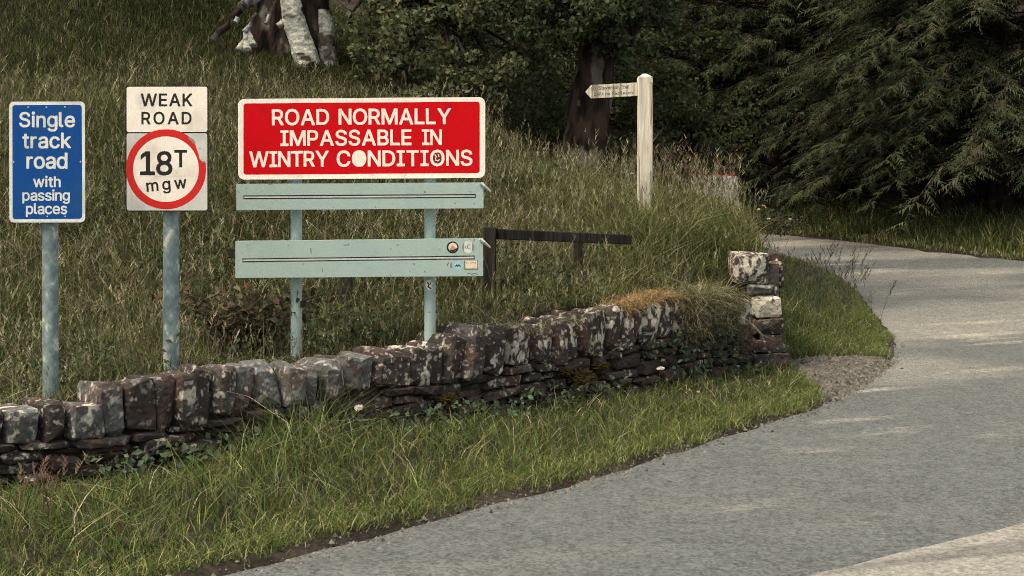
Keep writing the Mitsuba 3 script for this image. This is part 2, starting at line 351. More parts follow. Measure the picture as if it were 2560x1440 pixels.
def blades(base, h, w, lean, bend, col, seg=3, az=None, wob=0.0):
    """base (n,3); h, w: length and width; lean: horizontal tip offset direction (n,2) in units of h; bend: how far tips droop"""
    n = len(base); a = R.uniform(0, 2 * np.pi, n)
    side_v = np.c_[np.cos(a), np.sin(a), np.zeros(n)]
    t = np.linspace(0, 1, seg + 1); V = []
    for k, tk in enumerate(t):
        up = tk - bend * tk ** 2
        c = base + np.c_[lean * (h * tk ** 1.7)[:, None], h * up]
        if wob: c = c + R.normal(0, wob, (n, 3)) * (h * tk)[:, None] * [1, 1, 0.3]
        if k < seg:
            ww = (w * (1 - 0.75 * tk ** 1.5) / 2)[:, None]
            V += [c - side_v * ww, c + side_v * ww]
        else: V.append(c)
    m = 2 * seg + 1; V = np.stack(V, 1).reshape(-1, 3)
    f = []
    for k in range(seg - 1):
        f += [(2 * k, 2 * k + 1, 2 * k + 3), (2 * k, 2 * k + 3, 2 * k + 2)]
    f.append((2 * seg - 2, 2 * seg - 1, 2 * seg))
    Fa = (np.array(f)[None] + (np.arange(n) * m)[:, None, None]).reshape(-1, 3)
    return V, Fa, np.repeat(col.clip(0.005, 0.9), m, 0)
def join(parts):
    o, V, Fs, C = 0, [], [], []
    for v, f, c in parts:
        V.append(v); Fs.append(f + o); C.append(c); o += len(v)
    return np.vstack(V), np.vstack(Fs), np.vstack(C)
def put_soft(name, parts, bsdf='mat_blade', parent=None):
    v, f, c = join(parts)
    return put(name, (v, f), bsdf, parent, smooth=False, color=c)

gravel_poly = Polygon([at(x, y, 1.57 * F / (y - HY))[:2] for x, y in [(1965, 922), (2050, 908), (2150, 905), (2240, 905), (2250, 935), (2190, 990), (2120, 1035), (2075, 1020), (2050, 975)]]).buffer(0.02).difference(road_poly.buffer(-0.04))
shapely.prepare(gravel_poly)
wall_foot = Polygon(np.vstack([[wall_at(s)[0] - wall_at(s)[2] * 0.02 for s in np.linspace(0, WL.length, 60)], [wall_at(s)[0] + wall_at(s)[2] * 0.34 for s in np.linspace(WL.length, 0, 60)]])).buffer(0)
pillar_foot = sbox(1.85, 11.95, 2.45, 12.5)
shapely.prepare(wall_foot)
wall_kd = cKDTree(np.array([WL.interpolate(q).coords[0] for q in np.arange(0, WL.length, 0.05)]))
def scatter(n, x0, x1, y0, y1):
    return np.c_[R.uniform(x0, x1, n), R.uniform(y0, y1, n)]
def view_ok(p, z, m=120):
    c = 1280 + F * p[:, 0] / p[:, 1]; r = HY + F * (EYE - z) / p[:, 1]
    return (c > -m) & (c < 2560 + m) & (r > -260) & (r < 1440 + 320)
def nz(p, f, seed): return meshkit.fbm(np.c_[p * f, np.full(len(p), seed * 3.7)], 3, seed)
def in_bank(p): return shapely.contains_xy(bank_poly, p[:, 0], p[:, 1])

def verge():
    p = scatter(250000, -4.5, 5.2, 4.5, 24)
    s = road_s(p[:, 0], p[:, 1])
    keep = (s > 0.0 + 0.13 * nz(p, 3.0, 3) ** 1.5) & ~in_bank(p) & ~shapely.contains_xy(wall_foot, p[:, 0], p[:, 1]) & ~shapely.contains_xy(gravel_poly, p[:, 0], p[:, 1])
    keep &= R.random(len(p)) < ss(0.0, 0.25, s) * 0.4 + 0.6
    p, s = p[keep], s[keep]; z = height(p[:, 0], p[:, 1])
    k = view_ok(p, z); p, s, z = p[k], s[k], z[k]
    dw, _ = wall_kd.query(p); c = 1280 + F * p[:, 0] / p[:, 1]
    h = 0.07 + 0.09 * ss(0.1, 0.6, s) + 0.04 * ss(0.5, 1.2, s)
    near = ss(1.0, 0.25, dw) * (p[:, 1] < 12.2)
    tall = np.exp(-((c - 760) / 130) ** 2)
    h = h * (1 - (0.45 + 0.2 * ss(700, 400, c)) * near * (1 - tall)) + 0.33 * near * tall
    h *= (0.45 + 1.1 * nz(p, 1.6, 8)) * (0.55 + 0.9 * nz(p, 5.0, 9))
    h = h * R.uniform(0.55, 1.35, len(p))
    n = len(p); a = R.uniform(0, 2 * np.pi, n); mag = np.abs(R.normal(0.65, 0.4, n))
    lean = np.c_[np.cos(a), np.sin(a)] * mag[:, None] + np.c_[0.25 * (nz(p, 0.9, 21) - 0.5) * 2, 0.25 * (nz(p, 0.9, 22) - 0.5) * 2]
    b = nz(p, 1.1, 5); d = ss(0.42, 0.6, b)[:, None]
    w = np.array([3.6, 2.2, 0.6, 0.4, 1.2, 1.6]) * (1 - d) + np.array([2.6, 2.2, 1.0, 0.7, 2.0, 0.9]) * d
    col = palette(n, w) * 1.28
    return blades(np.c_[p, z - 0.01], h * 1.15, R.uniform(0.004, 0.0075, n), lean, R.uniform(0.05, 0.7, n), col, 3, wob=0.05)
def edge_turf():
    p = inner_d[(inner_d[:, 1] > 4) & (inner_d[:, 1] < 24)]; p = p[R.integers(0, len(p), 130000)] + R.normal(0, 0.30, (130000, 2))
    s = road_s(p[:, 0], p[:, 1]); k = (s > -0.01 + 0.14 * nz(p, 3.0, 3) ** 1.3 + 0.03 * nz(p, 11, 4)) & (s < 0.75) & ~shapely.contains_xy(gravel_poly, p[:, 0], p[:, 1]); p = p[k]; z = height(p[:, 0], p[:, 1]); k = view_ok(p, z); p, z = p[k], z[k]; n = len(p)
    a = R.uniform(0, 2 * np.pi, n); lean = np.c_[np.cos(a), np.sin(a)] * np.abs(R.normal(0.7, 0.4, n))[:, None]
    return blades(np.c_[p, z - 0.008], R.uniform(0.03, 0.085, n) * (0.5 + nz(p, 2, 7)), R.uniform(0.004, 0.007, n), lean, R.uniform(0.05, 0.5, n), palette(n, [3.2, 1.8, 0.5, 0.2, 0.4, 3.2]) * 1.35, 2)
put_soft('verge_grass', [verge(), edge_turf()])
tag('verge_grass', 'ragged green roadside grass between the stone wall and the road', 'grass', kind='stuff')

def stalks(p, z, h, col, headcol, width=0.003, spik=7, lean=0.25):
    n = len(p); a = R.uniform(0, 2 * np.pi, n); ln = np.c_[np.cos(a), np.sin(a)] * np.abs(R.normal(lean, lean * 0.5, n))[:, None]
    out = [blades(np.c_[p, z], h, np.full(n, width), ln, np.full(n, 0.03), col, 3)]
    for k in range(spik):
        tk = 1 - 0.28 * (k + 0.5) / spik
        base = np.c_[p + ln * (h * tk ** 1.7)[:, None], z + h * (tk - 0.03 * tk * tk)]
        b = R.uniform(0, 2 * np.pi, n)
        out.append(blades(base, h * 0.075 * R.uniform(0.6, 1.5, n), np.full(n, width * 2.6), np.c_[np.cos(b), np.sin(b)] * 0.7, np.full(n, 0.1), headcol, 1))
    return out

def bank():
    out = []
    p = scatter(245000, -6.9, 3.2, 7.0, 15.5)
    k = in_bank(p) & ~shapely.contains_xy(wall_foot, p[:, 0], p[:, 1]); p = p[k]; z = height(p[:, 0], p[:, 1])
    k = view_ok(p, z); p, z = p[k], z[k]; n = len(p)
    sc = np.array([-1.816, 9.6]); e = np.hypot((p[:, 0] - sc[0]) / 0.34, (p[:, 1] - sc[1] + 0.05) / 0.42); k = e > R.uniform(0.6, 1.0, n)
    p, z, n = p[k], z[k], int(k.sum()); dw, _ = wall_kd.query(p)
    low = 1 - 0.5 * np.exp(-((p[:, 0] + 1.75) / 0.35) ** 2) * (p[:, 1] < 9.6)
    low = low * (1 - 0.65 * np.exp(-((p[:, 0] + 1.265) / 0.13) ** 2) * (p[:, 1] > 9.7) * (p[:, 1] < 10.78))
    h = low * (0.09 + 0.12 * ss(0.3, 1.4, dw) + 0.19 * ss(0.5, 1.2, p[:, 0]) * ss(0.35, 0.9, dw) * ss(13.1, 12.4, p[:, 1])) * (1 - 0.5 * ss(12.9, 13.6, p[:, 1]) * ss(0.6, 1.2, p[:, 0])) * (0.45 + 1.1 * nz(p, 1.4, 31)) * (0.55 + 0.9 * nz(p, 4.5, 34)) * R.uniform(0.5, 1.35, n)
    a = R.uniform(0, 2 * np.pi, n); mag = np.abs(R.normal(0.7, 0.45, n)); lean = np.c_[np.cos(a), np.sin(a)] * mag[:, None]
    right = ss(-0.2, 0.9, p[:, 0])[:, None]; d = ss(0.4, 0.6, nz(p, 0.8, 33))[:, None]
    wl = np.array([2.0, 2.6, 1.3, 1.3, 1.6, 0.5]) * (1 - d) + np.array([1.4, 2.2, 2.4, 1.5, 1.5, 0.7]) * d
    wr = np.array([2.4, 2.4, 1.4, 0.4, 0.6, 3.0]) * (1 - d) + np.array([1.8, 2.2, 2.4, 0.5, 0.4, 3.4]) * d
    out.append(blades(np.c_[p, z - 0.01], h * 1.15, R.uniform(0.005, 0.009, n), lean, R.uniform(0.05, 0.7, n), palette(n, wl * (1 - right) + wr * right), 3, wob=0.06))
    # flowering stems
    m = R.choice(n, 8200, replace=False)
    q, qz = p[m], z[m]; hh = R.uniform(0.18, 0.42, len(m)) * (0.5 + 0.5 * ss(0.2, 1.2, dw[m]))
    hc = palette(len(m), [0, 1, 4, 2.0, 0, 0.3]) * 0.95
    out += stalks(q, qz, hh, palette(len(m), [1, 2, 3, 1, 0, 1]), hc)
    m = R.choice(n, 420, replace=False)
    out += stalks(p[m], z[m], R.uniform(0.35, 0.68, 420) * (0.4 + 0.6 * ss(0.3, 1.2, dw[m])), palette(420, [1, 1, 4, 1, 0, 1]), palette(420, [0, 0, 4, 2, 0, 0]), 0.0035, 9, 0.35)
    return out
put_soft('bank_grass', bank())
tag('bank_grass', 'long olive and straw coloured grass on the bank behind the stone wall', 'grass', kind='stuff')

def hill():
    p = scatter(270000, -10.5, 3.0, 13, 23)
    k = in_bank(p) & (p[:, 1] > 15.2 - 0.3 * R.random(len(p))) ; p = p[k]; z = height(p[:, 0], p[:, 1]); k = view_ok(p, z, 560); p, z = p[k], z[k]; n = len(p)
    h = 0.16 * (0.5 + nz(p, 0.9, 41)) * R.uniform(0.5, 1.3, n)
    a = R.uniform(0, 2 * np.pi, n); lean = np.c_[np.cos(a), np.sin(a)] * np.abs(R.normal(0.4, 0.3, n))[:, None]
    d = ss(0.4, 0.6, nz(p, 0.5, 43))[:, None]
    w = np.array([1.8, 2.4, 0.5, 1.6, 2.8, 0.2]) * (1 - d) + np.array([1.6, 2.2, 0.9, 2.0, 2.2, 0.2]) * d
    return blades(np.c_[p, z - 0.01], h * 1.1, R.uniform(0.008, 0.013, n), lean, R.uniform(0.05, 0.4, n), palette(n, w) * 0.85, 2)  # hillside shade put into the blade colours: darker mix, scaled down
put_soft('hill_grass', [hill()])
tag('hill_grass', 'rough grass on the hillside under the old white tree, with shade put into its colour', 'grass', kind='stuff')

def far_verge():
    p = scatter(90000, 2.5, 14, 19, 33); s = road_s(p[:, 0], p[:, 1])
    k = (s > 0.03) & (s < 3.2) & ~in_bank(p) & (p[:, 1] + 0.35 * p[:, 0] > 23); p, s = p[k], s[k]; z = height(p[:, 0], p[:, 1]); n = len(p)
    h = (0.10 + 0.26 * ss(0.1, 1.5, s)) * (0.5 + nz(p, 0.8, 51)) * R.uniform(0.5, 1.3, n)
    a = R.uniform(0, 2 * np.pi, n); lean = np.c_[np.cos(a), np.sin(a)] * np.abs(R.normal(0.35, 0.2, n))[:, None]
    return blades(np.c_[p, z - 0.01], h, R.uniform(0.012, 0.02, n), lean, R.uniform(0.05, 0.35, n), palette(n, [2.4, 2.6, 1.2, 0.4, 0.9, 1.6]) * 1.35, 2)
put_soft('far_verge_grass', [far_verge()])
tag('far_verge_grass', 'grass strip along the far side of the road below the dark conifers', 'grass', kind='stuff')

# ------------------------------------------------------------------ dry stone wall
def rock(size, seed, rough=0.02, jit=0.16, res=0.045, dome=0.0):
    r = np.random.default_rng(seed); size = np.asarray(size, float)
    pts = []
    for i in np.ndindex(2, 2, 2):
        c = (np.array([-1, -1, -1]) + 2 * np.array(i)) * (1 - r.uniform(0, jit, 3))
        for k in range(3):
            q = c.astype(float).copy(); q[(k + 1) % 3] *= 1 - r.uniform(0.02, 0.34); q[(k + 2) % 3] *= 1 - r.uniform(0.02, 0.34)
            pts.append(q)
    for k in range(5):                                   # a few knobs on the faces
        q = r.uniform(-0.7, 0.7, 3); q[r.integers(3)] = r.choice([-1, 1]) * r.uniform(1.0, 1.1); pts.append(q)
    m = trimesh.convex.convex_hull(np.array(pts) * size / 2)
    q = m.vertices / size * 2
    for k in range(5):                                   # split faces
        nn = r.normal(0, 1, 3) * [1, 0.8, 0.9]; nn /= np.linalg.norm(nn); top = (q @ nn).max()
        q = q - np.maximum(0, q @ nn - top * r.uniform(0.72, 0.93))[:, None] * nn
    m = trimesh.convex.convex_hull(q * size / 2)
    v, f = trimesh.remesh.subdivide_to_size(m.vertices, m.faces, max(res, size.max() / (9 if dome else 5.5)), max_iter=7)
    m = trimesh.Trimesh(v, f); m.merge_vertices()
    o = r.uniform(0, 50, 3); v = m.vertices.copy()
    if dome:
        e = np.clip(v[:, 2] / size[2] + 0.1, 0, 1)[:, None] * dome
        v = v * (1 - [[0.30, 0.12, 0]] * e) - np.c_[v[:, :2] * 0, (np.clip(np.abs((v[:, 0] - r.uniform(-0.12, 0.12) * size[0]) / size[0] * 2), 0, 1.2) ** 2 * 0.24 + (v[:, 1] / size[1]) ** 2 * 0.10) * size[2] * e[:, 0] * r.uniform(0.5, 1.4)]
    big = np.stack([meshkit.fbm(v * 6 + o + 11 * k, 3) - 0.5 for k in range(3)], 1) * 2.2 * rough
    strata = (meshkit.noise(np.c_[v[:, 0] * 3, v[:, 1] * 3, v[:, 2] * 3] + v[:, :1] * [26, 0, 0] + o) - 0.5) * rough * 0.9
    m.vertices = v + big + m.vertex_normals * strata[:, None]
    return m
def frame(m, origin, along, backv, up=np.array([0, 0, 1.0]), roll=0.0, yaw=0.0):
    a = np.array([along[0], along[1], 0]); b = np.array([backv[0], backv[1], 0])
    if yaw: a, b = a * math.cos(yaw) + b * math.sin(yaw), b * math.cos(yaw) - a * math.sin(yaw)
    if roll: a, up = a * math.cos(roll) + up * math.sin(roll), up * math.cos(roll) - a * math.sin(roll)
    M = np.eye(4); M[:3, 0], M[:3, 1], M[:3, 2], M[:3, 3] = a, b, up, origin
    m.apply_transform(M); return m
def stone(name, m, tone, lich, parent):
    n = len(trimesh.graph.smooth_shade(m, angle=np.radians(30), facet_minarea=None).vertices) if False else len(m.vertices)
    return put(name, m, 'mat_stone', parent, smooth=True, uv=np.tile([tone, lich], (n, 1)))
def facet(m, ang=28):
    """split vertices at sharp edges so that the stone keeps its crisp breaks under per-vertex normals"""
    s = trimesh.graph.smooth_shade(m, angle=np.radians(ang), facet_minarea=None)
    return trimesh.Trimesh(np.array(s.vertices), np.array(s.faces), process=False)

wall = thing('stone_wall', 'low mossy dry stone wall with upright coping stones running up to the square end pier', 'wall')
cols_s = np.arange(0, WL.length, 0.02); cols_c = np.array([col_of(wall_at(s)[0]) for s in cols_s])
def s_of(col): return np.interp(col, cols_c, cols_s)
joints = [25, 108, 170, 250, 306, 378, 428, 476, 535, 588, 640, 716, 756, 800, 852, 900, 950, 1022, 1080, 1112, 1158, 1196, 1262, 1306, 1345, 1380, 1408, 1452, 1488, 1520, 1552, 1580, 1612, 1648, 1690, 1735, 1790, 1840, 1880]
s_first = [s_of(25) - 0.17 * k for k in range(14, 0, -1)]
js = [s for s in s_first if s > 0.1] + [s_of(j) for j in joints]
tones = {}
for k in range(len(js) - 1):
    s0, s1 = js[k], js[k + 1]; sm = (s0 + s1) / 2
    o, t, b = wall_at(sm); w = s1 - s0; c = col_of(o)
    zt, zc = row_z(top_px, o) + R.normal(0, 0.012), row_z(cop_px, o)
    if c < 0: zt, zc = row_z(top_px, wall_at(s_of(30))[0]) + R.normal(0, .02), row_z(cop_px, wall_at(s_of(30))[0])
    hgt = zt - zc
    m = rock((w * 1.10, 0.37, hgt * 1.12), 100 + k, 0.012, 0.08, 0.022, R.uniform(0.05, 0.6))
    lean = R.normal(-0.06, 0.09) - 0.12 * (c > 850)
    frame(m, [*(o + b * (0.15 + R.normal(0, 0.015))), (zt + zc) / 2], t, b, roll=lean, yaw=R.normal(0, 0.17))
    if c < 300: tone, l = R.choice([0.05, 0.3, 0.6, 0.8]), R.uniform(0.3, 0.62)
    elif c < 620: tone, l = R.choice([0.02, 0.55, 0.15, 0.75]), R.uniform(0.25, 0.55)
    elif c < 960: tone, l = R.uniform(0.65, 0.95), R.uniform(0.15, 0.4)
    elif c < 1250: tone, l = R.uniform(0.02, 0.45), R.uniform(0.35, 0.65)
    else: tone, l = R.uniform(0.02, 0.4), R.uniform(0.5, 0.78)
    m = facet(m, 20); stone('coping_stone', m, tone, l, wall)
# face courses under the coping, with a dark core behind them
def course(s0, s1, zlo, zhi, seed):
    r = np.random.default_rng(seed); s = s0
    while s < s1:
        w = r.uniform(0.14, 0.38); o, t, b = wall_at(min(s + w / 2, WL.length)); lo, hi = zlo(o), zhi(o)
        if hi - lo > 0.025:
            m = rock((w * 0.97, 0.20, (hi - lo) * 0.96), int(r.integers(1e6)), 0.009, 0.10, 0.04)
            frame(m, [*(o + b * (0.10 + r.normal(0, 0.018))), (lo + hi) / 2], t, b, roll=r.normal(0, 0.05), yaw=r.normal(0, 0.06))
            stone('face_stone', facet(m), r.uniform(0.0, 0.4), r.uniform(0.1, 0.5), wall)
        s += w
foot = lambda o: row_z(wall_px[:, :2], o) if col_of(o) > 0 else 0.136
for k in range(5):
    f0, f1 = k / 5, (k + 1) / 5
    def lv(o, f):
        z0 = foot(o) - 0.12; z1 = (row_z(cop_px, o) if col_of(o) > 0 else row_z(cop_px, wall_xy[0])) + 0.005
        return z0 + (z1 - z0) * (f + 0.05 * math.sin(7 * o[0] + 9 * f) * (0 < f < 1))
    course(max(0, s_of(0) - 0.8), WL.length - 0.12, lambda o: lv(o, f0), lambda o: lv(o, f1), 900 + k)
ss_ = np.linspace(0, WL.length, 40); cv, cf = [], []
for s in ss_:
    o, t, b = wall_at(s); z1 = (row_z(cop_px, o) if col_of(o) > 0 else row_z(cop_px, wall_xy[0])) + 0.06; z0 = foot(o) - 0.3
    p, p2 = o + b * 0.085, o + b * 0.30
    cv += [[*p, z0], [*p, z1], [*p2, z1], [*p2, z0]]
for k in range(len(ss_) - 1):
    for j in range(4): cf.append([4 * k + j, 4 * k + (j + 1) % 4, 4 * k + 4 + (j + 1) % 4, 4 * k + 4 + j])
put('rubble_core', (np.array(cv), np.array(cf)), 'mat_stone', wall, uv=np.tile([0.35, 0.2], (len(cv), 1)))
# square end pier and the return of the wall behind it
def pier(x0, y0, x1, y1, Y, depth, tone, l, seed, jit=0.08):
    a, b = at(x0, y1, Y), at(x1, y0, Y)
    m = rock((b[0] - a[0], depth, b[2] - a[2]), seed, 0.012, jit, 0.035); m.apply_translation([(a[0] + b[0]) / 2, Y + depth / 2 - 0.02, (a[2] + b[2]) / 2])
    return stone('pier_stone', facet(m), tone, l, wall)
k = pier(1834, 632, 1928, 714, 12.05, 0.40, 0.35, 0.80, 61); tag(k, 'lichen speckled block on top of the pier')
pier(1922, 650, 1960, 722, 12.2, 0.35, 0.05, 0.45, 62)
pier(1866, 712, 1942, 743, 12.05, 0.42, 0.95, 0.35, 63)
k = pier(1880, 741, 1955, 795, 12.03, 0.40, 0.5, 1.35, 64); tag(k, 'block of the pier covered in white lichen')
pier(1882, 797, 1966, 838, 12.0, 0.44, 0.12, 0.3, 65)
pier(1896, 836, 1964, 853, 12.0, 0.4, 0.05, 0.2, 66)
pier(1884, 851, 1975, 885, 11.98, 0.44, 0.3, 0.3, 67)
pier(1880, 883, 1978, 925, 11.98, 0.44, 0.1, 0.2, 68)
put('rubble_core', boxm(np.array([1.98, 12.12, 0.0]), np.array([2.30, 12.42, 0.98])), 'mat_stone', wall, uv=np.tile([0.35, 0.2], (8, 1)))
side_line = LineString([(2.36, 12.45), (2.45, 13.5), (2.55, 15.6)])
r = np.random.default_rng(5)
for zz in np.arange(0.05, 1.05, 0.17):
    s = r.uniform(0, 0.1)
    while s < side_line.length - 0.1:
        w = r.uniform(0.2, 0.4); a, b2 = np.array(side_line.interpolate(s + w / 2).coords[0]), np.array(side_line.interpolate(s + w / 2 + 0.05).coords[0]); t = (b2 - a) / np.linalg.norm(b2 - a)
        m = rock((w, 0.3, 0.165), int(r.integers(1e6)), 0.01, 0.1, 0.08); frame(m, [*(a + np.array([-t[1], t[0]]) * 0.12), zz + 0.08], t, np.array([-t[1], t[0]]), roll=r.normal(0, 0.04))
        stone('face_stone', facet(m), r.uniform(0, 0.4), r.uniform(0.1, 0.5), wall); s += w
# moss cushions on the face
for x, y, rx, ry in [(1455, 945, 40, 24), (1120, 1003, 34, 17), (1500, 915, 24, 11), (560, 1145, 18, 10), (1330, 985, 26, 12), (1410, 930, 18, 10)]:
    o, t, b = wall_at(s_of(x)); c = at(x, y, o[1]); m = trimesh.creation.icosphere(4); q = m.vertices.copy()
    q *= (1 + 0.9 * (meshkit.fbm(q * 3.5 + x, 4) - 0.5) * 2)[:, None]
    m = trimesh.Trimesh(q * [rx / F * c[1], 0.05, ry / F * c[1]], m.faces, process=False)
    frame(m, [*(o + b * 0.0), c[2]], t, b)
    put('moss', m, 'mat_moss', wall, smooth=True, color=np.clip(np.array([0.055, 0.038, 0.017]) * R.uniform(0.6, 1.5, (len(m.vertices), 1)), 0, 1))

# ------------------------------------------------------------------ signs
def post(col, y_top, y_foot, wpx, Y, mat, parent, extra=0.5):
    a, b = at(col[0], y_top, Y), at(col[1], y_foot, Y); b[2] -= 0; d = b - a; b = a + d * (1 + extra / np.linalg.norm(d))
    m = tube([a, a + (b - a) * 0.004, a + (b - a) * 0.5, b], [wpx / 2 / F * Y * 0.96, wpx / 2 / F * Y, wpx / 2 / F * Y, wpx / 2 / F * Y], 28)
    return put('post', m, mat, parent, smooth=40)
# blue sign
Y = 8.15; rad = 39 / 2 / F * Y
sg = thing('blue_road_sign', 'blue road sign with white words on a galvanised pole, leftmost of the signs', 'sign')
post((124, 262), (127, 1000), 39, Y, 'mat_galvanised', sg) if False else post((124, 127), 262, 1000, 39, Y, 'mat_galvanised', sg)
yf = Y - rad - 0.03
outer_b = rrect(23, 254, 212.5, 556, 12, 0.15); inner_b = rrect(31, 262.5, 205, 547.5, 7, 0.15)
pn = put('panel', plate(outer_b, yf, 0.003), 'mat_back_sheet', sg)
put('border', plate(outer_b.difference(inner_b), yf - 0.0015, 0.0012), 'mat_blue_text', sg)
put('face', plate(inner_b, yf - 0.0010, 0.0008), 'mat_blue_sheet', sg)
YL = yf - 0.0012
for tx, x0, x1, base, cap in [('Single', 48, 188, 317, 36), ('track', 56, 178, 369.5, 37), ('road', 66, 169, 420.5, 38), ('with', 83, 152, 467, 26), ('passing', 56, 175, 501, 26), ('places', 65, 168, 534.5, 26)]:
    put('lettering', words(tx, x0, x1, base, cap, YL, 0.0012), 'mat_blue_text', sg)
for x, y in [(70, 268), (116, 268), (162, 267), (118, 541), (163, 541), (34, 405), (201, 404)]: put('rivet', plate(Point(x, y).buffer(2.0), yf - 0.0014, 0.002), 'mat_steel', sg)
for y0 in (310, 480): put('rail', boxm(at(30, y0 + 8, yf) + [0, 0.003, 0], at(205, y0, yf) + [0, 0.028, 0]), 'mat_galvanised', sg)
# weight limit sign
Y = 8.5; rad = 40 / 2 / F * Y; yf = Y - rad - 0.03
sg = thing('weight_limit_sign', 'white weak road panel above a red ringed weight limit disc on a blotchy pole', 'sign')
post((428, 428), 225, 930, 40, Y, 'mat_galvanised', sg)
whole = rrect(313.5, 214, 521.5, 529, 5, 0.15)
put('panel', plate(whole, yf, 0.003), 'mat_black_print', sg)
put('face', plate(rrect(316.8, 217, 518, 330, 5, 0.1), yf - 0.001, 0.0009), 'mat_white_sheet', sg)
put('face', plate(rrect(316.8, 333.2, 518, 526, 5, 0.1), yf - 0.001, 0.0009), 'mat_grey_sheet', sg)
ring = Point(415, 423).buffer(100, quad_segs=24); disc = Point(415, 423).buffer(82, quad_segs=24)
tear = Polygon([(474, 345), (483, 352), (486, 358), (490, 366), (493, 377), (496, 384), (498, 396), (506, 404), (514, 405), (530, 404), (530, 340), (490, 330)])
rough_ring = Polygon([(415 + (100 + 0.3 * math.sin(k * 2.1) * R.uniform(0, 1)) * math.cos(k / 90 * math.pi), 423 + (100 + 0.25 * R.normal()) * math.sin(k / 90 * math.pi)) for k in range(180)]).buffer(0)
put('ring', plate(rough_ring.difference(disc).difference(tear), yf - 0.0022, 0.0011), 'mat_ring_red', sg)
put('disc', plate(disc, yf - 0.0020, 0.0009), 'mat_white_sheet', sg)
put('torn_edge', plate(LineString([(474, 346), (480, 350), (485, 356)]).buffer(3).union(LineString([(496, 371), (503, 372)]).buffer(0.7)).union(LineString([(505, 405), (511, 404), (514, 408)]).buffer(1.2)), yf - 0.003, 0.0014), 'mat_back_sheet', sg)
YT = yf - 0.0012
put('lettering', words('WEAK', 352, 481, 265, 30.5, YT, 0.001), 'mat_black_print', sg)
put('lettering', words('ROAD', 353.5, 479, 310, 29.5, YT, 0.001), 'mat_black_print', sg)
YT = yf - 0.0021
put('lettering', words('18', 350, 431, 436.5, 57, YT, 0.001), 'mat_black_print', sg)
put('lettering', words('T', 435.5, 467.5, 417, 41, YT, 0.001), 'mat_black_print', sg)
put('lettering', words('mgw', 367, 468, 479, 28.5, YT, 0.001, tilt=5.5), 'mat_black_print', sg)
put('seam', plate(LineString([(345, 442), (400, 440.5), (486, 440)]).buffer(0.5).union(LineString([(430, 418), (438, 425), (445, 438)]).buffer(0.45)), yf - 0.0022, 0.0003), 'mat_grey_sheet', sg)
for y0 in (265, 450): put('rail', boxm(at(330, y0 + 8, yf) + [0, 0.003, 0], at(505, y0, yf) + [0, 0.028, 0]), 'mat_galvanised', sg)
# red sign with two folding flaps
Y = 9.4; rad = 29 / 2 / F * Y; yf = Y - rad - 0.035; TL = 0.41
sg = thing('winter_road_sign', 'wide red winter warning sign above two pale green folding panels on two posts', 'sign')
for x, yfoot in ((741, 918), (1075, 866)): post((x, x), 262, yfoot, 28.5, Y, 'mat_flap_paint', sg)
def quad(xl, xr, ytl, ytr, ybl, ybr, r=0):
    p = Polygon([(xl, ytl), (xr, ytr), (xr, ybr), (xl, ybl)])
    return p.buffer(-r).buffer(r, quad_segs=8) if r else p
ob = quad(595, 1213, 247.5, 242.5, 449, 444.5, 16); ib = quad(608.5, 1199.5, 258.5, 254, 437, 432.5, 7)
pn = put('sign_panel', plate(ob, yf, 0.004), 'mat_back_sheet', sg)
put('border', plate(ob.difference(ib), yf - 0.002, 0.0016), 'mat_white_sheet', sg)
put('face', plate(ib, yf - 0.0012, 0.001), 'mat_red_sheet', sg)
YT = yf - 0.0014
for tx, x0, x1, base, cap in [('ROAD', 680, 823, 312.3, 38), ('NORMALLY', 846.5, 1128, 311.2, 38), ('IMPASSABLE', 701, 1029, 364.3, 37.5), ('IN', 1055, 1105, 361.9, 37.5), ('WINTRY', 624, 822, 417.3, 38), ('CONDITIONS', 842, 1181.5, 415.8, 38)]:
    put('lettering', words(tx, x0, x1, base, cap, YT, 0.002, tilt=TL), 'mat_white_sheet', sg)
k = put('sticker', plate(shapely.affinity.scale(Point(words.centres[1], 396.5).buffer(18), 0.97, 1.08), YT - 0.0026, 0.0008), 'mat_white_sheet', sg); tag(k, 'round white sticker filling a letter')
cx = words.centres[7]
scene['mat_maroon'] = two(prin((0.16, 0.012, 0.014), 0.5)); scene['mat_cream'] = two(prin((0.72, 0.62, 0.48), 0.5)); scene['mat_pale_blue'] = two(prin((0.30, 0.55, 0.62), 0.45)); scene['mat_tan'] = two(prin((0.5, 0.27, 0.15), 0.5))
k = put('sticker', plate(shapely.affinity.scale(Point(words.centres[7], 395.3).buffer(11.5), 0.9, 1.12), YT - 0.0026, 0.0008), 'mat_maroon', sg); tag(k, 'dark red sticker inside a letter')
put('marking', plate(LineString([(cx - 6, 387), (cx - 3, 391), (cx - 5, 397)]).buffer(1.2), YT - 0.0032, 0.0005), 'mat_white_sheet', sg)
put('marking', plate(LineString([(cx - 5, 400), (cx + 1, 402), (cx + 5, 399)]).buffer(1.2), YT - 0.0032, 0.0005), 'mat_white_sheet', sg)
put('marking', plate(LineString([(cx + 2, 386), (cx + 4, 391)]).buffer(1.0), YT - 0.0032, 0.0005), 'mat_white_sheet', sg)
for x in (741, 1075):
    for y0 in (285, 405): put('bracket', boxm(at(x - 16, y0 + 7, yf) + [0, 0.004, 0], at(x + 16, y0, yf) + [0, 0.035, 0]), 'mat_galvanised', sg)
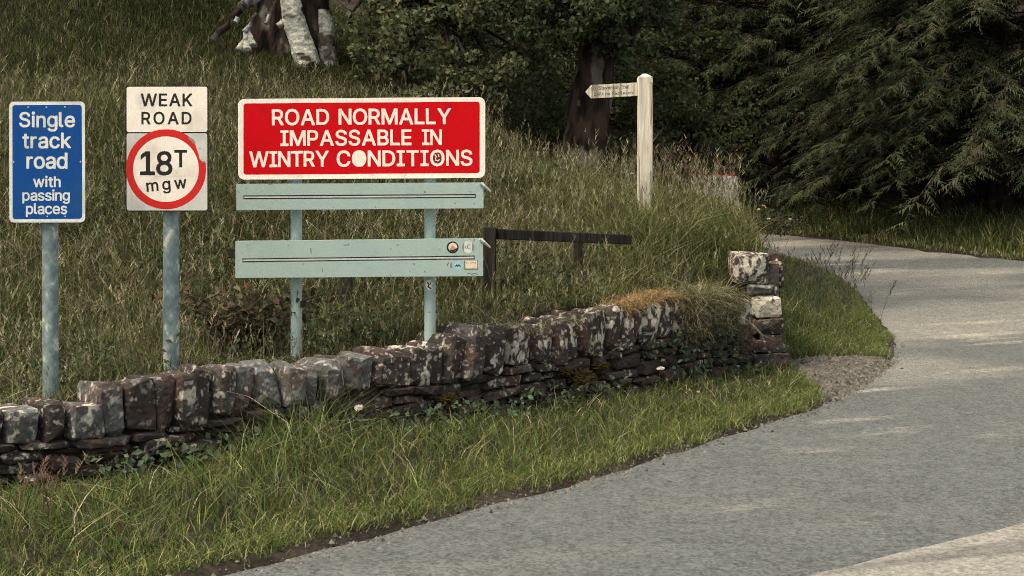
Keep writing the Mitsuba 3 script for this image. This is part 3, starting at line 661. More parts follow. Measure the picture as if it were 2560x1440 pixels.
for nm, xl, xr, ytl, ytr, ybl, ybr, bl, br, byl, byr in [('upper', 590.5, 1208.5, 459.8, 456, 525.5, 520.5, 609.5, 1188.5, 493.3, 490), ('lower', 588, 1207.5, 603, 596, 695, 690, 607, 1186, 651, 643.8)]:
    op = quad(xl, xr, ytl, ytr, ybl, ybr, 1.5); slot = LineString([(bl + 4, byl), (br - 4, byr)]).buffer(5.0, cap_style='square')
    fl = put('flap_panel', plate(op.difference(slot), yf - 0.055, 0.006), 'mat_flap_paint', sg)
    put('back_plate', plate(op.buffer(-2), yf - 0.0045, 0.003), 'mat_flap_paint', fl)
    put('edge_return', plate(op.difference(op.buffer(-1.6)), yf - 0.049, 0.050), 'mat_flap_paint', fl)
    put('slot_strip', plate(LineString([(bl + 1, byl), (br - 1, byr)]).buffer(1.7, cap_style='flat'), yf - 0.058, 0.008), 'mat_grey_sheet', fl)
    a = at(xr - 2, ytr + 6, yf - 0.062); b = at(xr + 18, ytr + 23, yf - 0.045)
    put('latch', cat([tube([a, a * 0.45 + b * 0.55, b], [0.013, 0.010, 0.006], 10), tube([a + [-.012, -.004, .01], a + [0.012, -.004, -.008]], [0.012, 0.012], 10)]), 'mat_steel', fl, smooth=40)
YS = yf - 0.056
def sticker(poly, mat, lab, *marks):
    k = put('sticker', plate(poly, YS, 0.0009), mat, fl); tag(k, lab)
    for j, (g, mm) in enumerate(marks):
        for h_ in getattr(g, 'geoms', [g]): put('marking', plate(h_, YS - 0.0008 - 0.0006 * j, 0.0007), mm, sg)
sticker(Point(1131.5, 618.5).buffer(15), 'mat_black_print', 'round sticker with a black rim', (Point(1132, 618).buffer(11), 'mat_cream'),
        (Polygon([(1124, 622), (1131, 613), (1137, 618), (1141, 624), (1132, 628), (1126, 627)]), 'mat_tan'), (LineString([(1127, 626), (1134, 627), (1141, 622)]).buffer(1.8), 'mat_black_print'))
sticker(Point(1170, 617.5).buffer(15), 'mat_blue_text', 'round white sticker with dark sides', (Point(1170, 617.5).buffer(15).difference(sbox(1160.5, 600, 1180, 640)), 'mat_back_sheet'),
        (Point(1173, 617).buffer(6).difference(Point(1174.5, 617).buffer(4.6)).union(LineString([(1163, 615), (1165, 622)]).buffer(0.9)), 'mat_back_sheet'))
sticker(Point(1146, 664).buffer(11.3), 'mat_pale_blue', 'round pale blue sticker', (LineString([(1139, 666), (1142, 662), (1144, 666), (1147, 662), (1151, 666)]).buffer(1.3), 'mat_black_print'))
sticker(rrect(1161, 651, 1195, 674, 1), 'mat_black_print', 'white rectangular sticker with a dark edge', (rrect(1163, 651.5, 1193.5, 671.5, 0.5), 'mat_cream'),
        (LineString([(1167, 655), (1167, 659)]).buffer(0.8).union(LineString([(1176, 658), (1182, 656), (1186, 658)]).buffer(0.8)).union(LineString([(1190, 655), (1188, 660)]).buffer(0.7)), 'mat_back_sheet'))
put('marking', plate(LineString([(1122, 657), (1118, 661), (1118, 665)]).buffer(0.8), YS, 0.0006), 'mat_black_print', fl)
put('marking', plate(LineString([(1128, 659), (1127, 668), (1130, 668)]).buffer(1.0), YS, 0.0006), 'mat_black_print', fl)
put('marking', plate(LineString([(1169, 685), (1173, 683), (1180, 686), (1186, 683), (1194, 686)]).buffer(0.7), YS, 0.0006), 'mat_dark_gap', fl)
k = put('sticker', plate(Polygon([(1065, 702), (1077, 700), (1082, 707), (1079, 716), (1083, 722), (1071, 726), (1064, 716)]), Y - rad - 0.001, 0.004), 'mat_white_sheet', sg); tag(k, 'torn black and white sticker on the post')
put('marking', plate(LineString([(1069, 706), (1073, 711), (1070, 717), (1077, 721)]).buffer(1.6), Y - rad - 0.002, 0.002), 'mat_black_print', sg)
put('marking', plate(LineString([(1078, 704), (1076, 710)]).buffer(1.2), Y - rad - 0.002, 0.002), 'mat_black_print', sg)

# ------------------------------------------------------------------ wooden fingerpost
Y = 13.0
fp = thing('fingerpost', 'weathered pale wooden footpath signpost with one finger pointing left on the grass bank', 'signpost')
a, b = at(1594, 560, Y), at(1630, 192, Y); w = b[0] - a[0]
m = boxm(np.array([a[0], Y - w / 2, a[2] - 0.5]), np.array([b[0], Y + w / 2, b[2]]), 0.008)
v, f = trimesh.remesh.subdivide_to_size(m.vertices, m.faces, 0.09, max_iter=8); m = trimesh.Trimesh(v, f); m.merge_vertices()
m.vertices += m.vertex_normals * ((meshkit.fbm(m.vertices * [14, 14, 2.5], 3) - 0.5) * 0.012)[:, None]
put('post', m, 'mat_pale_wood', fp, smooth=35)
tp = trimesh.convex.convex_hull(np.vstack([[[x, y, b[2] - 0.004] for x in (a[0] + .004, b[0] - .004) for y in (Y - w / 2 + .004, Y + w / 2 - .004)], [[x, y, b[2] + 0.026] for x in (a[0] + .045, b[0] - .05) for y in (Y - .02, Y + .02)]]))
put('post_top', tp, 'mat_pale_wood', fp)
put('splinter', plate(Polygon([(1624, 190), (1631, 195), (1632.5, 204), (1630, 208), (1627, 205), (1625, 207)]), Y - w / 2 - 0.006, 0.05), 'mat_pale_wood', fp)
fg = put('finger', plate(Polygon([(1463, 229.7), (1478, 212.3), (1500, 211.3), (1594.5, 206.3), (1594.5, 239.2), (1478, 245.8)]), Y - 0.03, 0.035), 'mat_pale_wood', fp)
scene['mat_carved'] = two(prin((0.075, 0.07, 0.055), 0.8))
put('lettering', words('Stevenson Trail', 1497, 1573, 224.5, 8.6, Y - 0.0305, 0.001, bold=True, tilt=2.6), 'mat_carved', fg)
put('lettering', words('Cuilt na Faoileann', 1484, 1582, 239.5, 7.6, Y - 0.0305, 0.001, bold=True, tilt=2.6), 'mat_carved', fg)
put('emblem', plate(Point(1483, 222).buffer(6).difference(Point(1483, 222).buffer(4.8)).union(Point(1483, 222).buffer(1.8)), Y - 0.0305, 0.001), 'mat_carved', fg)

# ------------------------------------------------------------------ dark timber rail fence
fe = thing('rail_fence', 'low dark timber rail fence half sunk in grass behind the red sign', 'fence')
def beam(p, q, hw, hh, name):
    p, q = np.asarray(p), np.asarray(q); d = (q - p) / np.linalg.norm(q - p); sd = np.cross(d, [0, 0, 1]); sd = sd / np.linalg.norm(sd) if np.linalg.norm(sd) > 0.1 else np.array([1.0, 0, 0]); u = np.cross(sd, d)
    pts = [e + s * sd * hw * i + u * hh * j * s for e in (p, q) for s in (1,) for i, j in ((1, .85), (1, -.85), (-1, .85), (-1, -.85), (.85, 1), (.85, -1), (-.85, 1), (-.85, -1))]
    return put(name, trimesh.convex.convex_hull(np.array(pts)), 'mat_dark_wood', fe)
beam(at(1224, 568, 10.8), at(1224, 760, 10.8), 0.050, 0.050, 'post')
beam(at(864, 640, 10.75), at(864, 800, 10.75), 0.050, 0.045, 'post')
beam(at(1446, 597, 11.55), at(1446, 680, 11.55), 0.040, 0.04, 'post')
beam(at(1240, 585, 10.82), at(1572, 599, 11.75), 0.035, 0.041, 'rail')
beam(at(572, 632, 10.66), at(1209, 652, 10.78), 0.035, 0.038, 'rail')
beam(at(1240, 708, 10.82), at(1350, 718, 11.1), 0.03, 0.035, 'rail')

# ------------------------------------------------------------------ white board beyond the bank
bd = thing('white_board_sign', 'white board with a thin red top edge half hidden in grass beyond the bank', 'sign')
Y = 20.0
bp = Polygon([(1728, 432), (1838, 436), (1845, 446), (1848, 560), (1728, 560)])
put('panel', plate(bp, Y, 0.03), 'mat_white_sheet', bd)
put('border', plate(Polygon([(1728, 432), (1838, 436), (1841, 440), (1728, 436)]), Y - 0.003, 0.002), 'mat_ring_red', bd)
for x in (1745, 1828): put('post', tube([at(x, 440, Y + 0.06), at(x, 700, Y + 0.06)], [0.035, 0.035], 12), 'mat_galvanised', bd, smooth=40)

# ------------------------------------------------------------------ gravel, flowers and small plants
gp = sheet(gravel_poly, 0.0, 0.12); gp.vertices[:, 2] = height(gp.vertices[:, 0], gp.vertices[:, 1]) + 0.008
scene['mat_gravel'] = bump(prin(proc(lambda p, n, uv: mix((0.034, 0.032, 0.030), (0.125, 0.116, 0.106), fbm(p.x * 30, p.y * 40, 0, 3)) * (0.6 + 0.8 * cell_rand(p.x * 60, p.y * 60))), 0.95, 0.2), lambda p, n, uv: noise(p.x * 45, p.y * 45) * 0.02)
put('gravel_patch', gp, 'mat_gravel', smooth=True); tag('gravel_patch', 'bare pinkish gravel at the road edge beside the pier', kind='structure')
def chips():
    p = scatter(60000, 1.8, 4.3, 9.5, 14.5); p = p[shapely.contains_xy(gravel_poly, p[:, 0], p[:, 1])]
    e = inner_d[(inner_d[:, 1] > 5) & (inner_d[:, 1] < 14.5)]; e = e[R.integers(0, len(e), 3200)] + R.normal(0, 0.06, (3200, 2))
    ng = len(p); p = np.vstack([p, e]); n = len(p); z = np.maximum(height(p[:, 0], p[:, 1]), zr(p[:, 0], p[:, 1]) + 0.004)
    o = np.array([[1, 0, 0], [-1, 0, 0], [0, 1, 0], [0, -1, 0], [0, 0, 1], [0, 0, -1.0]]); fo = np.array([[0, 2, 4], [2, 1, 4], [1, 3, 4], [3, 0, 4], [2, 0, 5], [1, 2, 5], [3, 1, 5], [0, 3, 5]])
    sz = R.gamma(2.0, 0.0028, (n, 1, 1)).clip(0.002, 0.02); sz[:ng] *= 1.5
    v = o[None] * sz * R.uniform(0.5, 1.3, (n, 6, 1)) + np.c_[p, z][:, None]; a = R.uniform(0, 6.28, n)
    c = np.array([0.118, 0.114, 0.108]) * R.uniform(0.25, 1.7, (n, 1)) * (1 + 0.06 * R.normal(0, 1, (n, 3))); c[:ng] *= [1.06, 1.02, 0.98]
    return v.reshape(-1, 3), (fo[None] + 6 * np.arange(n)[:, None, None]).reshape(-1, 3), np.repeat(c.clip(0.02, 0.6), 6, 0)
put_soft('loose_chippings', [chips()], 'mat_chip'); tag('loose_chippings', 'loose stone chippings and grit along the broken road edge', 'gravel', kind='stuff')

YEL, PAL, PNK = np.array([0.55, 0.45, 0.13]), np.array([0.60, 0.56, 0.40]), np.array([0.65, 0.33, 0.2])
def flower(x, y, Yd, rad, colr, stem, name, label, group, cat_='flower', petals=9):
    c = at(x, y, Yd); k = thing(name, label, cat_, group)
    a = np.arange(petals) / petals * 2 * np.pi; V = [[0, 0, 0.35 * rad]]; 
    tilt = R.normal(0, 0.35, 2)
    for q in a:
        for dq, rr in ((-0.8 / petals * 2, 0.75), (0, 1.0), (0.8 / petals * 2, 0.75)): V.append([math.cos(q + dq) * rad * rr, math.sin(q + dq) * rad * rr, R.uniform(-0.05, 0.2) * rad])
    fs = []
    for j in range(petals): fs += [(0, 1 + 3 * j, 2 + 3 * j), (0, 2 + 3 * j, 3 + 3 * j)]
    V = np.array(V); V[:, 2] += V[:, 0] * tilt[0] + V[:, 1] * (tilt[1] - 0.5) * -1 * 0.6
    put('petals', (V + c, np.array(fs)), 'mat_matte', k, color=np.clip(np.tile(colr, (len(V), 1)) * R.uniform(0.85, 1.1, (len(V), 1)), 0, 1))
    ball = trimesh.creation.icosphere(1, rad * 0.33); put('flower_centre', trimesh.Trimesh(ball.vertices * [1, 1, 0.6] + c + [0, 0, 0.3 * rad], ball.faces, process=False), 'mat_matte', k, color=np.tile(colr * 0.8, (len(ball.vertices), 1)))
    put('stem', tube([c, c + [R.normal(0, .02), 0.01, -stem * 0.5], c + [R.normal(0, .03), 0.02, -stem]], [0.0022, 0.0022, 0.0025], 5), 'mat_matte', k, color=np.tile(GREEN, (17, 1)))
    return k
for x, y, Yd in [(556, 1267, 6.9), (537, 1294, 6.8), (572, 1290, 6.85), (163, 1347, 6.3), (265, 1352, 6.3), (120, 1384, 6.1), (156, 1411, 6.0), (1702, 974, 10.6), (1724, 976, 10.6), (1746, 980, 10.6), (1146, 1165, 8.0), (770, 1330, 6.7)]:
    flower(x, y, Yd, R.uniform(0.014, 0.021), YEL * R.uniform(0.8, 1.15), 0.22, 'yellow_flower', 'small yellow wildflower in the short verge just below the pier' if x > 1600 else 'small yellow wildflower low in the verge at the left edge of the photograph' if x < 300 else 'small yellow wildflower in the verge below the two posts of the red sign', 'yellow wildflowers in the verge below the pier' if x > 1600 else 'yellow wildflowers at the left edge' if x < 300 else 'yellow wildflowers below the red sign')
for x, y, Yd in [(1580, 434, 13.8), (1440, 516, 13.2), (1862, 553, 13.4), (1921, 547, 13.3), (1897, 523, 13.5), (1975, 548, 13.6), (1335, 590, 12), (900, 800, 10.0)]:
    flower(x, y, Yd, R.uniform(0.015, 0.022), PAL * R.uniform(0.8, 1.1), 0.25, 'cream_flower', 'small cream wildflower on the grass bank behind the wall', 'cream wildflowers on the bank')
flower(1912, 517, 13.5, 0.026, PNK, 0.25, 'pink_flower', 'pink flower at the right edge of the bank above the pier', None)
flower(1651, 922, 10.55, 0.034, np.array([0.75, 0.73, 0.66]), 0.15, 'white_flower', 'round white flower in front of the wall left of the pier', None, petals=30)
flower(897, 1020, 8.6, 0.030, np.array([0.75, 0.73, 0.66]), 0.15, 'white_flower', 'round white flower at the foot of the middle of the wall', None, petals=30)

LEAF = np.array([[0, 0, 0], [0.28, 0.5, 0.10], [0, 0.45, 0], [-0.28, 0.5, 0.10], [0, 1, -0.06]]); LEAF_F = np.array([[0, 1, 2], [0, 2, 3], [1, 4, 2], [2, 4, 3]])
def leaves(pos, size, col, up=0.5, wide=1.0, dirs=None):
    n = len(pos); d = R.normal(0, 1, (n, 3)) if dirs is None else dirs + R.normal(0, 0.45, (n, 3)); d /= np.linalg.norm(d, axis=1, keepdims=True)
    nn = R.normal(0, 0.6, (n, 3)) + [0, -0.25, up]; nn -= d * (nn * d).sum(1, keepdims=True); nn /= np.linalg.norm(nn, axis=1, keepdims=True); x = np.cross(d, nn)
    L = LEAF * [wide, 1, 1]
    v = pos[:, None] + size[:, None, None] * (L[None, :, :1] * x[:, None] + L[None, :, 1:2] * d[:, None] + L[None, :, 2:] * nn[:, None])
    return v.reshape(-1, 3), (LEAF_F[None] + 5 * np.arange(n)[:, None, None]).reshape(-1, 3), np.repeat(col.clip(0.004, 0.9), 5, 0)
def leafcol(n, base, j=0.3): return np.array(base) * (1 + j * R.normal(0, 1, (n, 1))).clip(0.4, 1.9) * (1 + 0.08 * R.normal(0, 1, (n, 3)))

# leafy shrub behind the wall
sh = thing('leafy_shrub', 'small dark leafy shrub growing behind the wall left of the red sign posts', 'shrub')
c = at(615, 900, 9.6); st, lp = [], []
for k in range(34):
    a = R.uniform(0, 6.28); L = R.uniform(0.42, 0.74); d = np.array([math.cos(a) * 0.45, math.sin(a) * 0.3, 1.0])
    pts = [c + [R.normal(0, .04), R.normal(0, .04), 0.0]]
    for j in range(5): pts.append(pts[-1] + d * L / 5); d = d + np.array([math.cos(a) * 0.16, math.sin(a) * 0.12, -0.17])
    st.append(tube(pts, np.linspace(0.006, 0.002, 6), 5)); 
    for j in range(1, 6): lp += [pts[j] + R.normal(0, 0.05, 3) for _ in range(7)]
m = cat(st); put('stems', m, 'mat_matte', sh, color=np.tile([0.05, 0.035, 0.025], (len(m.vertices), 1)))
lp = np.array(lp); put_soft('foliage', [leaves(lp, R.uniform(0.035, 0.075, len(lp)), np.where(R.random((len(lp), 1)) < 0.4, leafcol(len(lp), (0.095, 0.066, 0.050), 0.4), leafcol(len(lp), (0.088, 0.094, 0.060), 0.45)) , 0.9, 1.2)], 'mat_leaf', sh)
labels[sh + '__foliage'] = {'kind': 'stuff'}; labels[sh + '__stems'] = {'kind': 'stuff'}

# dead grass hanging over the wall beside the pier
def hang(x0, x1, n, col, mound, hmin, hmax, down=1.0, face=0.0):
    """grass growing on the wall top between two columns, a share of it rooted in the joints of the face below"""
    x = R.uniform(x0, x1, n); wp = [wall_at(s_of(q)) for q in x]; fc = R.random(n) < face
    bk = np.where(fc, R.uniform(-0.06, 0.0, n), R.uniform(-0.03, 0.30, n)); drop = np.where(fc, 0.5 * R.random(n) ** 1.3, 0.0)
    p = np.array([[*(o[0] + o[2] * q), 0] for o, q in zip(wp, bk)]); t = np.array([o[2] for o in wp])
    p[:, 2] = [row_z(top_px, q) for q in p]; e = (x - x0) / (x1 - x0); drop *= p[:, 2] - 0.15
    p[:, 2] += R.uniform(-0.04, 0.01, n) - drop + mound * R.random(n) * np.sin(np.pi * e) * np.sin(np.pi * np.clip((bk + 0.08) / 0.42, 0, 1)) * ~fc
    h = hmin + (hmax - hmin) * R.random(n) ** 1.8
    lean = -t * R.uniform(-0.3, 0.7, (n, 1)) * down + R.normal(0, 0.85, (n, 2))
    return blades(p, h, R.uniform(0.0035, 0.007, n), lean, R.uniform(0.3, 1.7, n), col(n), 4, wob=0.16)
tf = thing('dead_grass_tuft', 'tuft of orange dead grass lying over the top of the wall', 'grass tuft')
put_soft('blades', [hang(1562, 1725, 3800, lambda n: np.array([0.39, 0.28, 0.145]) * R.uniform(0.4, 1.5, (n, 1)), 0.10, 0.04, 0.17, 0.6)], 'mat_blade', tf); labels[tf + '__blades'] = {'kind': 'stuff'}
HG = lambda n: palette(n, [0.9, 1.5, 4.4, 2.2, 0.6, 0.7])
put_soft('hanging_grass', [hang(1705, 1842, 3300, HG, 0.09, 0.05, 0.20, 1.0, 0.45), hang(1700, 1845, 1000, HG, 0.0, 0.15, 0.40, 1.3, 0.3), hang(1180, 1640, 1500, lambda n: palette(n, [1, 1, 4, 2, 0, 1]), 0, 0.03, 0.10)])
tag('hanging_grass', 'straw and green grass hanging down over the wall beside the pier', 'grass', kind='stuff')

def bank_weeds():
    c_ = scatter(900, -4.2, 1.6, 8.2, 14); c_ = c_[in_bank(c_) & ~shapely.contains_xy(wall_foot, c_[:, 0], c_[:, 1])]; c_ = c_[nz(c_, 0.9, 61) > 0.46]
    P = np.repeat(c_, 14, 0) + R.normal(0, 0.06, (14 * len(c_), 2)); z = height(P[:, 0], P[:, 1]) + R.uniform(0.03, 0.24, len(P))
    return leaves(np.c_[P, z], R.uniform(0.025, 0.06, len(P)), leafcol(len(P), (0.075, 0.098, 0.052), 0.4), 0.8, 1.1)
put_soft('bank_weeds', [bank_weeds()], 'mat_leaf'); tag('bank_weeds', 'low broad leaved weeds scattered through the grass of the bank', 'weeds', kind='stuff')
# small broad leaved weeds at the foot of the wall
def weeds():
    x = R.uniform(1580, 1870, 560); y = R.uniform(820, 985, 560) ; o = np.array([wall_at(s_of(q))[0] - wall_at(s_of(q))[2] * R.uniform(0.0, 0.12) for q in x])
    z = EYE - (y - HY) / F * o[:, 1]; keep = (z > 0.1) & (R.random(len(x)) < ss(1560, 1780, x) * 0.9 + 0.1); a = np.c_[o, z][keep]
    x2 = R.uniform(200, 1560, 700); o2 = np.array([wall_at(s_of(q))[0] - wall_at(s_of(q))[2] * R.uniform(0.02, 0.3) for q in x2]); b = np.c_[o2, height(o2[:, 0], o2[:, 1]) + R.uniform(0.02, 0.16, len(o2))]
    p = np.vstack([a, b]); return leaves(p, R.uniform(0.03, 0.065, len(p)), leafcol(len(p), (0.082, 0.112, 0.070)), 0.7, 1.1)
put_soft('wall_weeds', [weeds()], 'mat_leaf'); tag('wall_weeds', 'broad leaved weeds and ferns clinging to the face and foot of the wall', 'weeds', kind='stuff')
# tall seeding stems beside the pier and along the crest
def crest():
    out = []
    n = 260; p = np.c_[R.uniform(2.6, 4.3, n), R.uniform(14.2, 18.5, n)]; k = road_s(p[:, 0], p[:, 1]) > 0.15; p = p[k]; n = len(p); z = height(p[:, 0], p[:, 1])
    out += stalks(p, z, R.uniform(0.35, 0.75, n), leafcol(n, (0.09, 0.10, 0.08)), leafcol(n, (0.10, 0.095, 0.08)), 0.005, 9, 0.3)
    n = 190; p = np.c_[R.uniform(1.2, 2.75, n), R.uniform(14.2, 16.8, n)]; k = in_bank(p); p = p[k]; n = len(p); z = height(p[:, 0], p[:, 1])
    out += stalks(p, z, R.uniform(0.3, 0.72, n), leafcol(n, (0.10, 0.07, 0.05)), leafcol(n, (0.15, 0.11, 0.085)), 0.006, 7, 0.3)
    return out
put_soft('seeding_stems', crest()); tag('seeding_stems', 'tall seeding stems along the crest of the bank and beside the pier', 'grass', kind='stuff')
dk = thing('dock_plant', 'clump of pinkish brown seeding dock in the grass at the lower left below the wall', 'plant')
c = at(85, 1290, 6.45); n = 16; p = c[:2] + R.normal(0, 0.07, (n, 2)); z = np.full(n, height(c[0], c[1]))
put_soft('stems', stalks(p, z, R.uniform(0.20, 0.36, n), leafcol(n, (0.12, 0.085, 0.06)), leafcol(n, (0.20, 0.145, 0.11)), 0.004, 14, 0.3), 'mat_blade', dk); labels[dk + '__stems'] = {'kind': 'stuff'}
# bramble at the right end of the crest
br = thing('bramble', 'dark tangled bramble at the right end of the grassy crest', 'bramble'); c = at(1925, 548, 14.4); st, lp = [], []
for k in range(30):
    a = R.uniform(0, 6.28); d = np.array([math.cos(a) * 0.8 + 0.25, math.sin(a) * 0.6, 0.9]); L = R.uniform(0.2, 0.5); pts = [c + R.normal(0, 0.1, 3) * [1, 1, 0.3] - [0, 0, 0.15]]
    for j in range(6): pts.append(pts[-1] + d * L / 6); d = d + np.array([0.05 * R.normal(), 0.05 * R.normal(), -0.22])
    st.append(tube(pts, np.linspace(0.008, 0.003, 7), 4)); lp += [pts[j] + R.normal(0, 0.03, 3) for j in range(2, 7) for _ in range(2)]
m = cat(st); put('stems', m, 'mat_matte', br, color=np.tile([0.045, 0.034, 0.028], (len(m.vertices), 1))); lp = np.array(lp)
put_soft('foliage', [leaves(lp, R.uniform(0.03, 0.06, len(lp)), leafcol(len(lp), (0.05, 0.06, 0.045)), 0.8)], 'mat_leaf', br); labels[br + '__foliage'] = {'kind': 'stuff'}; labels[br + '__stems'] = {'kind': 'stuff'}

# ------------------------------------------------------------------ trees
def limb(p0, p1, r0, r1, wob=0.08, n=9, sides=14, flare=0.0, seed=0):
    r = np.random.default_rng(seed); p0, p1 = np.asarray(p0, float), np.asarray(p1, float); t = np.linspace(0, 1, n)
    pts = p0 + (p1 - p0) * t[:, None] + np.cumsum(r.normal(0, wob / n ** 0.5, (n, 3)), 0) * np.linalg.norm(p1 - p0) / n ** 0.5 * np.sin(np.pi * np.minimum(t * 1.2, 0.5))[:, None]
    rad = r0 + (r1 - r0) * t + flare * np.exp(-t * 9)
    m = tube(pts, rad, sides); v = m.vertices
    m.vertices = v + m.vertex_normals * ((meshkit.fbm(v * [5, 5, 2.5] + seed, 3) - 0.5) * 0.5 * r0)[:, None]
    return m, pts
def clump_leaves(centres, radii, per, size, col, up=0.6, flat=0.7):
    P = []
    for c_, r_ in zip(centres, radii):
        d = R.normal(0, 1, (per, 3)); d /= np.linalg.norm(d, axis=1, keepdims=True); P.append(c_ + d * r_ * (R.random((per, 1)) ** 0.45) * [1, 1, flat])
    P = np.vstack(P); n = len(P)
    return leaves(P, R.uniform(size * 0.6, size * 1.3, n), col(n), up, 1.3)

# old white tree on the hill
wt = thing('old_white_tree', 'old white barked tree with split leaning trunks on the hillside', 'tree')
g = lambda x, y, Yd: at(x, y, Yd)
for p0, p1, r0, r1, fl, sd in [((772, 150, 16.85), (712, -60, 17.1), 0.150, 0.125, 0.03, 1), ((832, 178, 17.0), (806, 40, 17.35), 0.10, 0.13, 0.05, 2)]:
    m, _ = limb(g(*p0) - [0, 0, 0.15], g(*p1), r0, r1, 0.05, 18, 20, fl, sd); put('trunk', m, 'mat_birch' if sd == 1 else 'mat_shaded_bark', wt, smooth=True)
m, top = limb(g(712, -50, 17.1), g(640, -1100, 17.6), 0.125, 0.07, 0.1, 12, 14, 0, 3); put('trunk', m, 'mat_birch', wt, smooth=True)
m, _ = limb(g(735, 120, 17.45) - [0, 0, 0.45], g(740, -700, 17.7), 0.44, 0.30, 0.05, 16, 24, 0.12, 4); k = put('trunk', m, 'mat_bark', wt, smooth=True); tag(k, 'thick dark old trunk behind the white stems')
m, _ = limb(g(655, 95, 17.25) - [0, 0, 0.45], g(700, -30, 17.45), 0.20, 0.22, 0.05, 12, 18, 0.14, 7); put('trunk', m, 'mat_bark', wt, smooth=True)
for p0, p1, r0, r1, sd in [((596, 122, 16.95), (618, 92, 17.0), 0.040, 0.022, 11), ((618, 124, 16.9), (612, 74, 17.0), 0.050, 0.030, 12), ((632, 112, 16.95), (618, 78, 17.0), 0.050, 0.028, 21), ((612, 76, 16.98), (632, 36, 17.05), 0.028, 0.020, 13), ((532, 98, 17.0), (610, 30, 17.15), 0.035, 0.055, 14), ((588, 52, 17.05), (596, 42, 17.06), 0.032, 0.030, 22), ((604, 14, 17.1), (660, -18, 17.3), 0.055, 0.085, 15), ((665, 56, 17.0), (672, 34, 17.02), 0.018, 0.016, 16), ((694, 62, 16.95), (712, 50, 16.95), 0.032, 0.05, 23)]:
    m, _ = limb(g(*p0) - [0, 0, 0.02], g(*p1), r0, r1, 0.25, 9, 12, 0.01, sd); put('root', m, {14: 'mat_bark', 13: 'mat_shaded_bark', 22: 'mat_shaded_bark', 15: 'mat_shaded_bark'}.get(sd, 'mat_birch'), wt, smooth=True)
ct = g(720, -700, 17.6); cs = ct + R.normal(0, 1, (70, 3)) * [2.4, 1.6, 0.9]; cs = cs[cs[:, 2] > ct[2] - 1.3]
k = put_soft('crown', [clump_leaves(cs, R.uniform(0.4, 0.8, len(cs)), 170, 0.10, lambda n: leafcol(n, (0.05, 0.062, 0.025)))], 'mat_leaf', wt); labels[k] = {'kind': 'stuff'}

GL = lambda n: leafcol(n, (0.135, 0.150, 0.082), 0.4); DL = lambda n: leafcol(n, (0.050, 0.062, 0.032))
def bough(p0, p1, nclump, rad, per, size, col, parent, r0=0.04, seed=0, drop=0.0):
    m, pts = limb(p0, p1, r0, 0.012, 0.15, 8, 7, 0, seed); put('branch', m, 'mat_bark', parent, smooth=True)
    i = R.uniform(1.5, 7, nclump); q = np.stack([np.interp(i, range(8), pts[:, k]) for k in range(3)], 1) + R.normal(0, rad * 0.9, (nclump, 3)) * [1, 1, 0.7]
    return clump_leaves(q, R.uniform(0.5, 1.1, nclump) * rad, per, size, col)
# hawthorn like bush tree right of the white tree
hb = thing('broadleaf_tree', 'pale leaved broadleaf tree hanging low over the hillside behind the red sign', 'tree')
m, _ = limb(at(1010, 110, 18.3) - [0, 0, 0.6], at(1020, -320, 18.5), 0.14, 0.09, 0.08, 10, 12, 0.05, 31); put('trunk', m, 'mat_bark', hb, smooth=True)
o = at(1020, -150, 18.4); lv = []
for k, (x, y, Yd) in enumerate([(880, 40, 16.8), (920, 120, 16.6), (980, 170, 16.4), (1040, 200, 16.3), (1110, 190, 16.4), (1180, 210, 16.4), (1150, 120, 16.6), (1060, 90, 16.6), (960, 40, 16.8), (1100, 20, 16.8), (1230, 150, 16.8), (1000, -60, 17), (900, -80, 17), (1200, -40, 17), (1260, 60, 17), (1290, 180, 16.9), (1250, 240, 16.5), (1180, 260, 16.3), (1060, 235, 16.0), (1350, 120, 17.0), (1330, 220, 17.2), (1200, 60, 16.6), (940, 190, 16.2)]):
    lv.append(bough(o + R.normal(0, 0.2, 3), at(x, y, Yd), 9, 0.22, 110, 0.070, GL, hb, 0.035, 40 + k))
cs = at(1050, -420, 18) + R.normal(0, 1, (60, 3)) * [1.8, 1.2, 0.8]; lv.append(clump_leaves(cs, R.uniform(0.4, 0.7, 60), 110, 0.09, GL))
k = put_soft('crown', lv, 'mat_leaf', hb); labels[k] = {'kind': 'stuff'}
# oak with the dark leaning trunk
ok = thing('oak_tree', 'oak with a thick dark mossy trunk flaring at its foot behind the signpost', 'tree')
m, pts = limb(at(1448, 465, 16.9) - [0, 0, 0.2], at(1520, -40, 17.1), 0.25, 0.23, 0.07, 22, 28, 0.16, 51); put('trunk', m, 'mat_bark', ok, smooth=True)
m, _ = limb(at(1500, -30, 17.1), at(1560, -500, 17.3), 0.22, 0.12, 0.08, 8, 14, 0, 52); put('trunk', m, 'mat_bark', ok, smooth=True)
m, _ = limb(at(1488, 190, 17.0), at(1640, -30, 16.8), 0.13, 0.08, 0.08, 12, 16, 0.04, 57); put('trunk', m, 'mat_bark', ok, smooth=True)
o = at(1510, -120, 17.1); lv = []
for k, (x, y, Yd) in enumerate([(1330, 60, 16.4), (1400, 110, 16.2), (1280, 20, 16.6), (1450, 60, 16.0), (1540, 90, 16.0), (1600, 60, 16.1), (1660, 110, 16.4), (1700, 40, 16.6), (1350, -60, 16.6), (1480, -40, 16), (1620, -60, 16.2), (1750, -30, 16.9), (1560, 130, 16.5), (1390, 150, 17.3), (1300, 130, 17.6), (1640, 150, 16.3), (1420, 20, 15.8), (1560, 10, 15.9)]):
    lv.append(bough(o + R.normal(0, 0.25, 3), at(x, y, Yd), 8, 0.22, 105, 0.070, lambda n: leafcol(n, (0.068, 0.088, 0.048), 0.4), ok, 0.04, 70 + k))
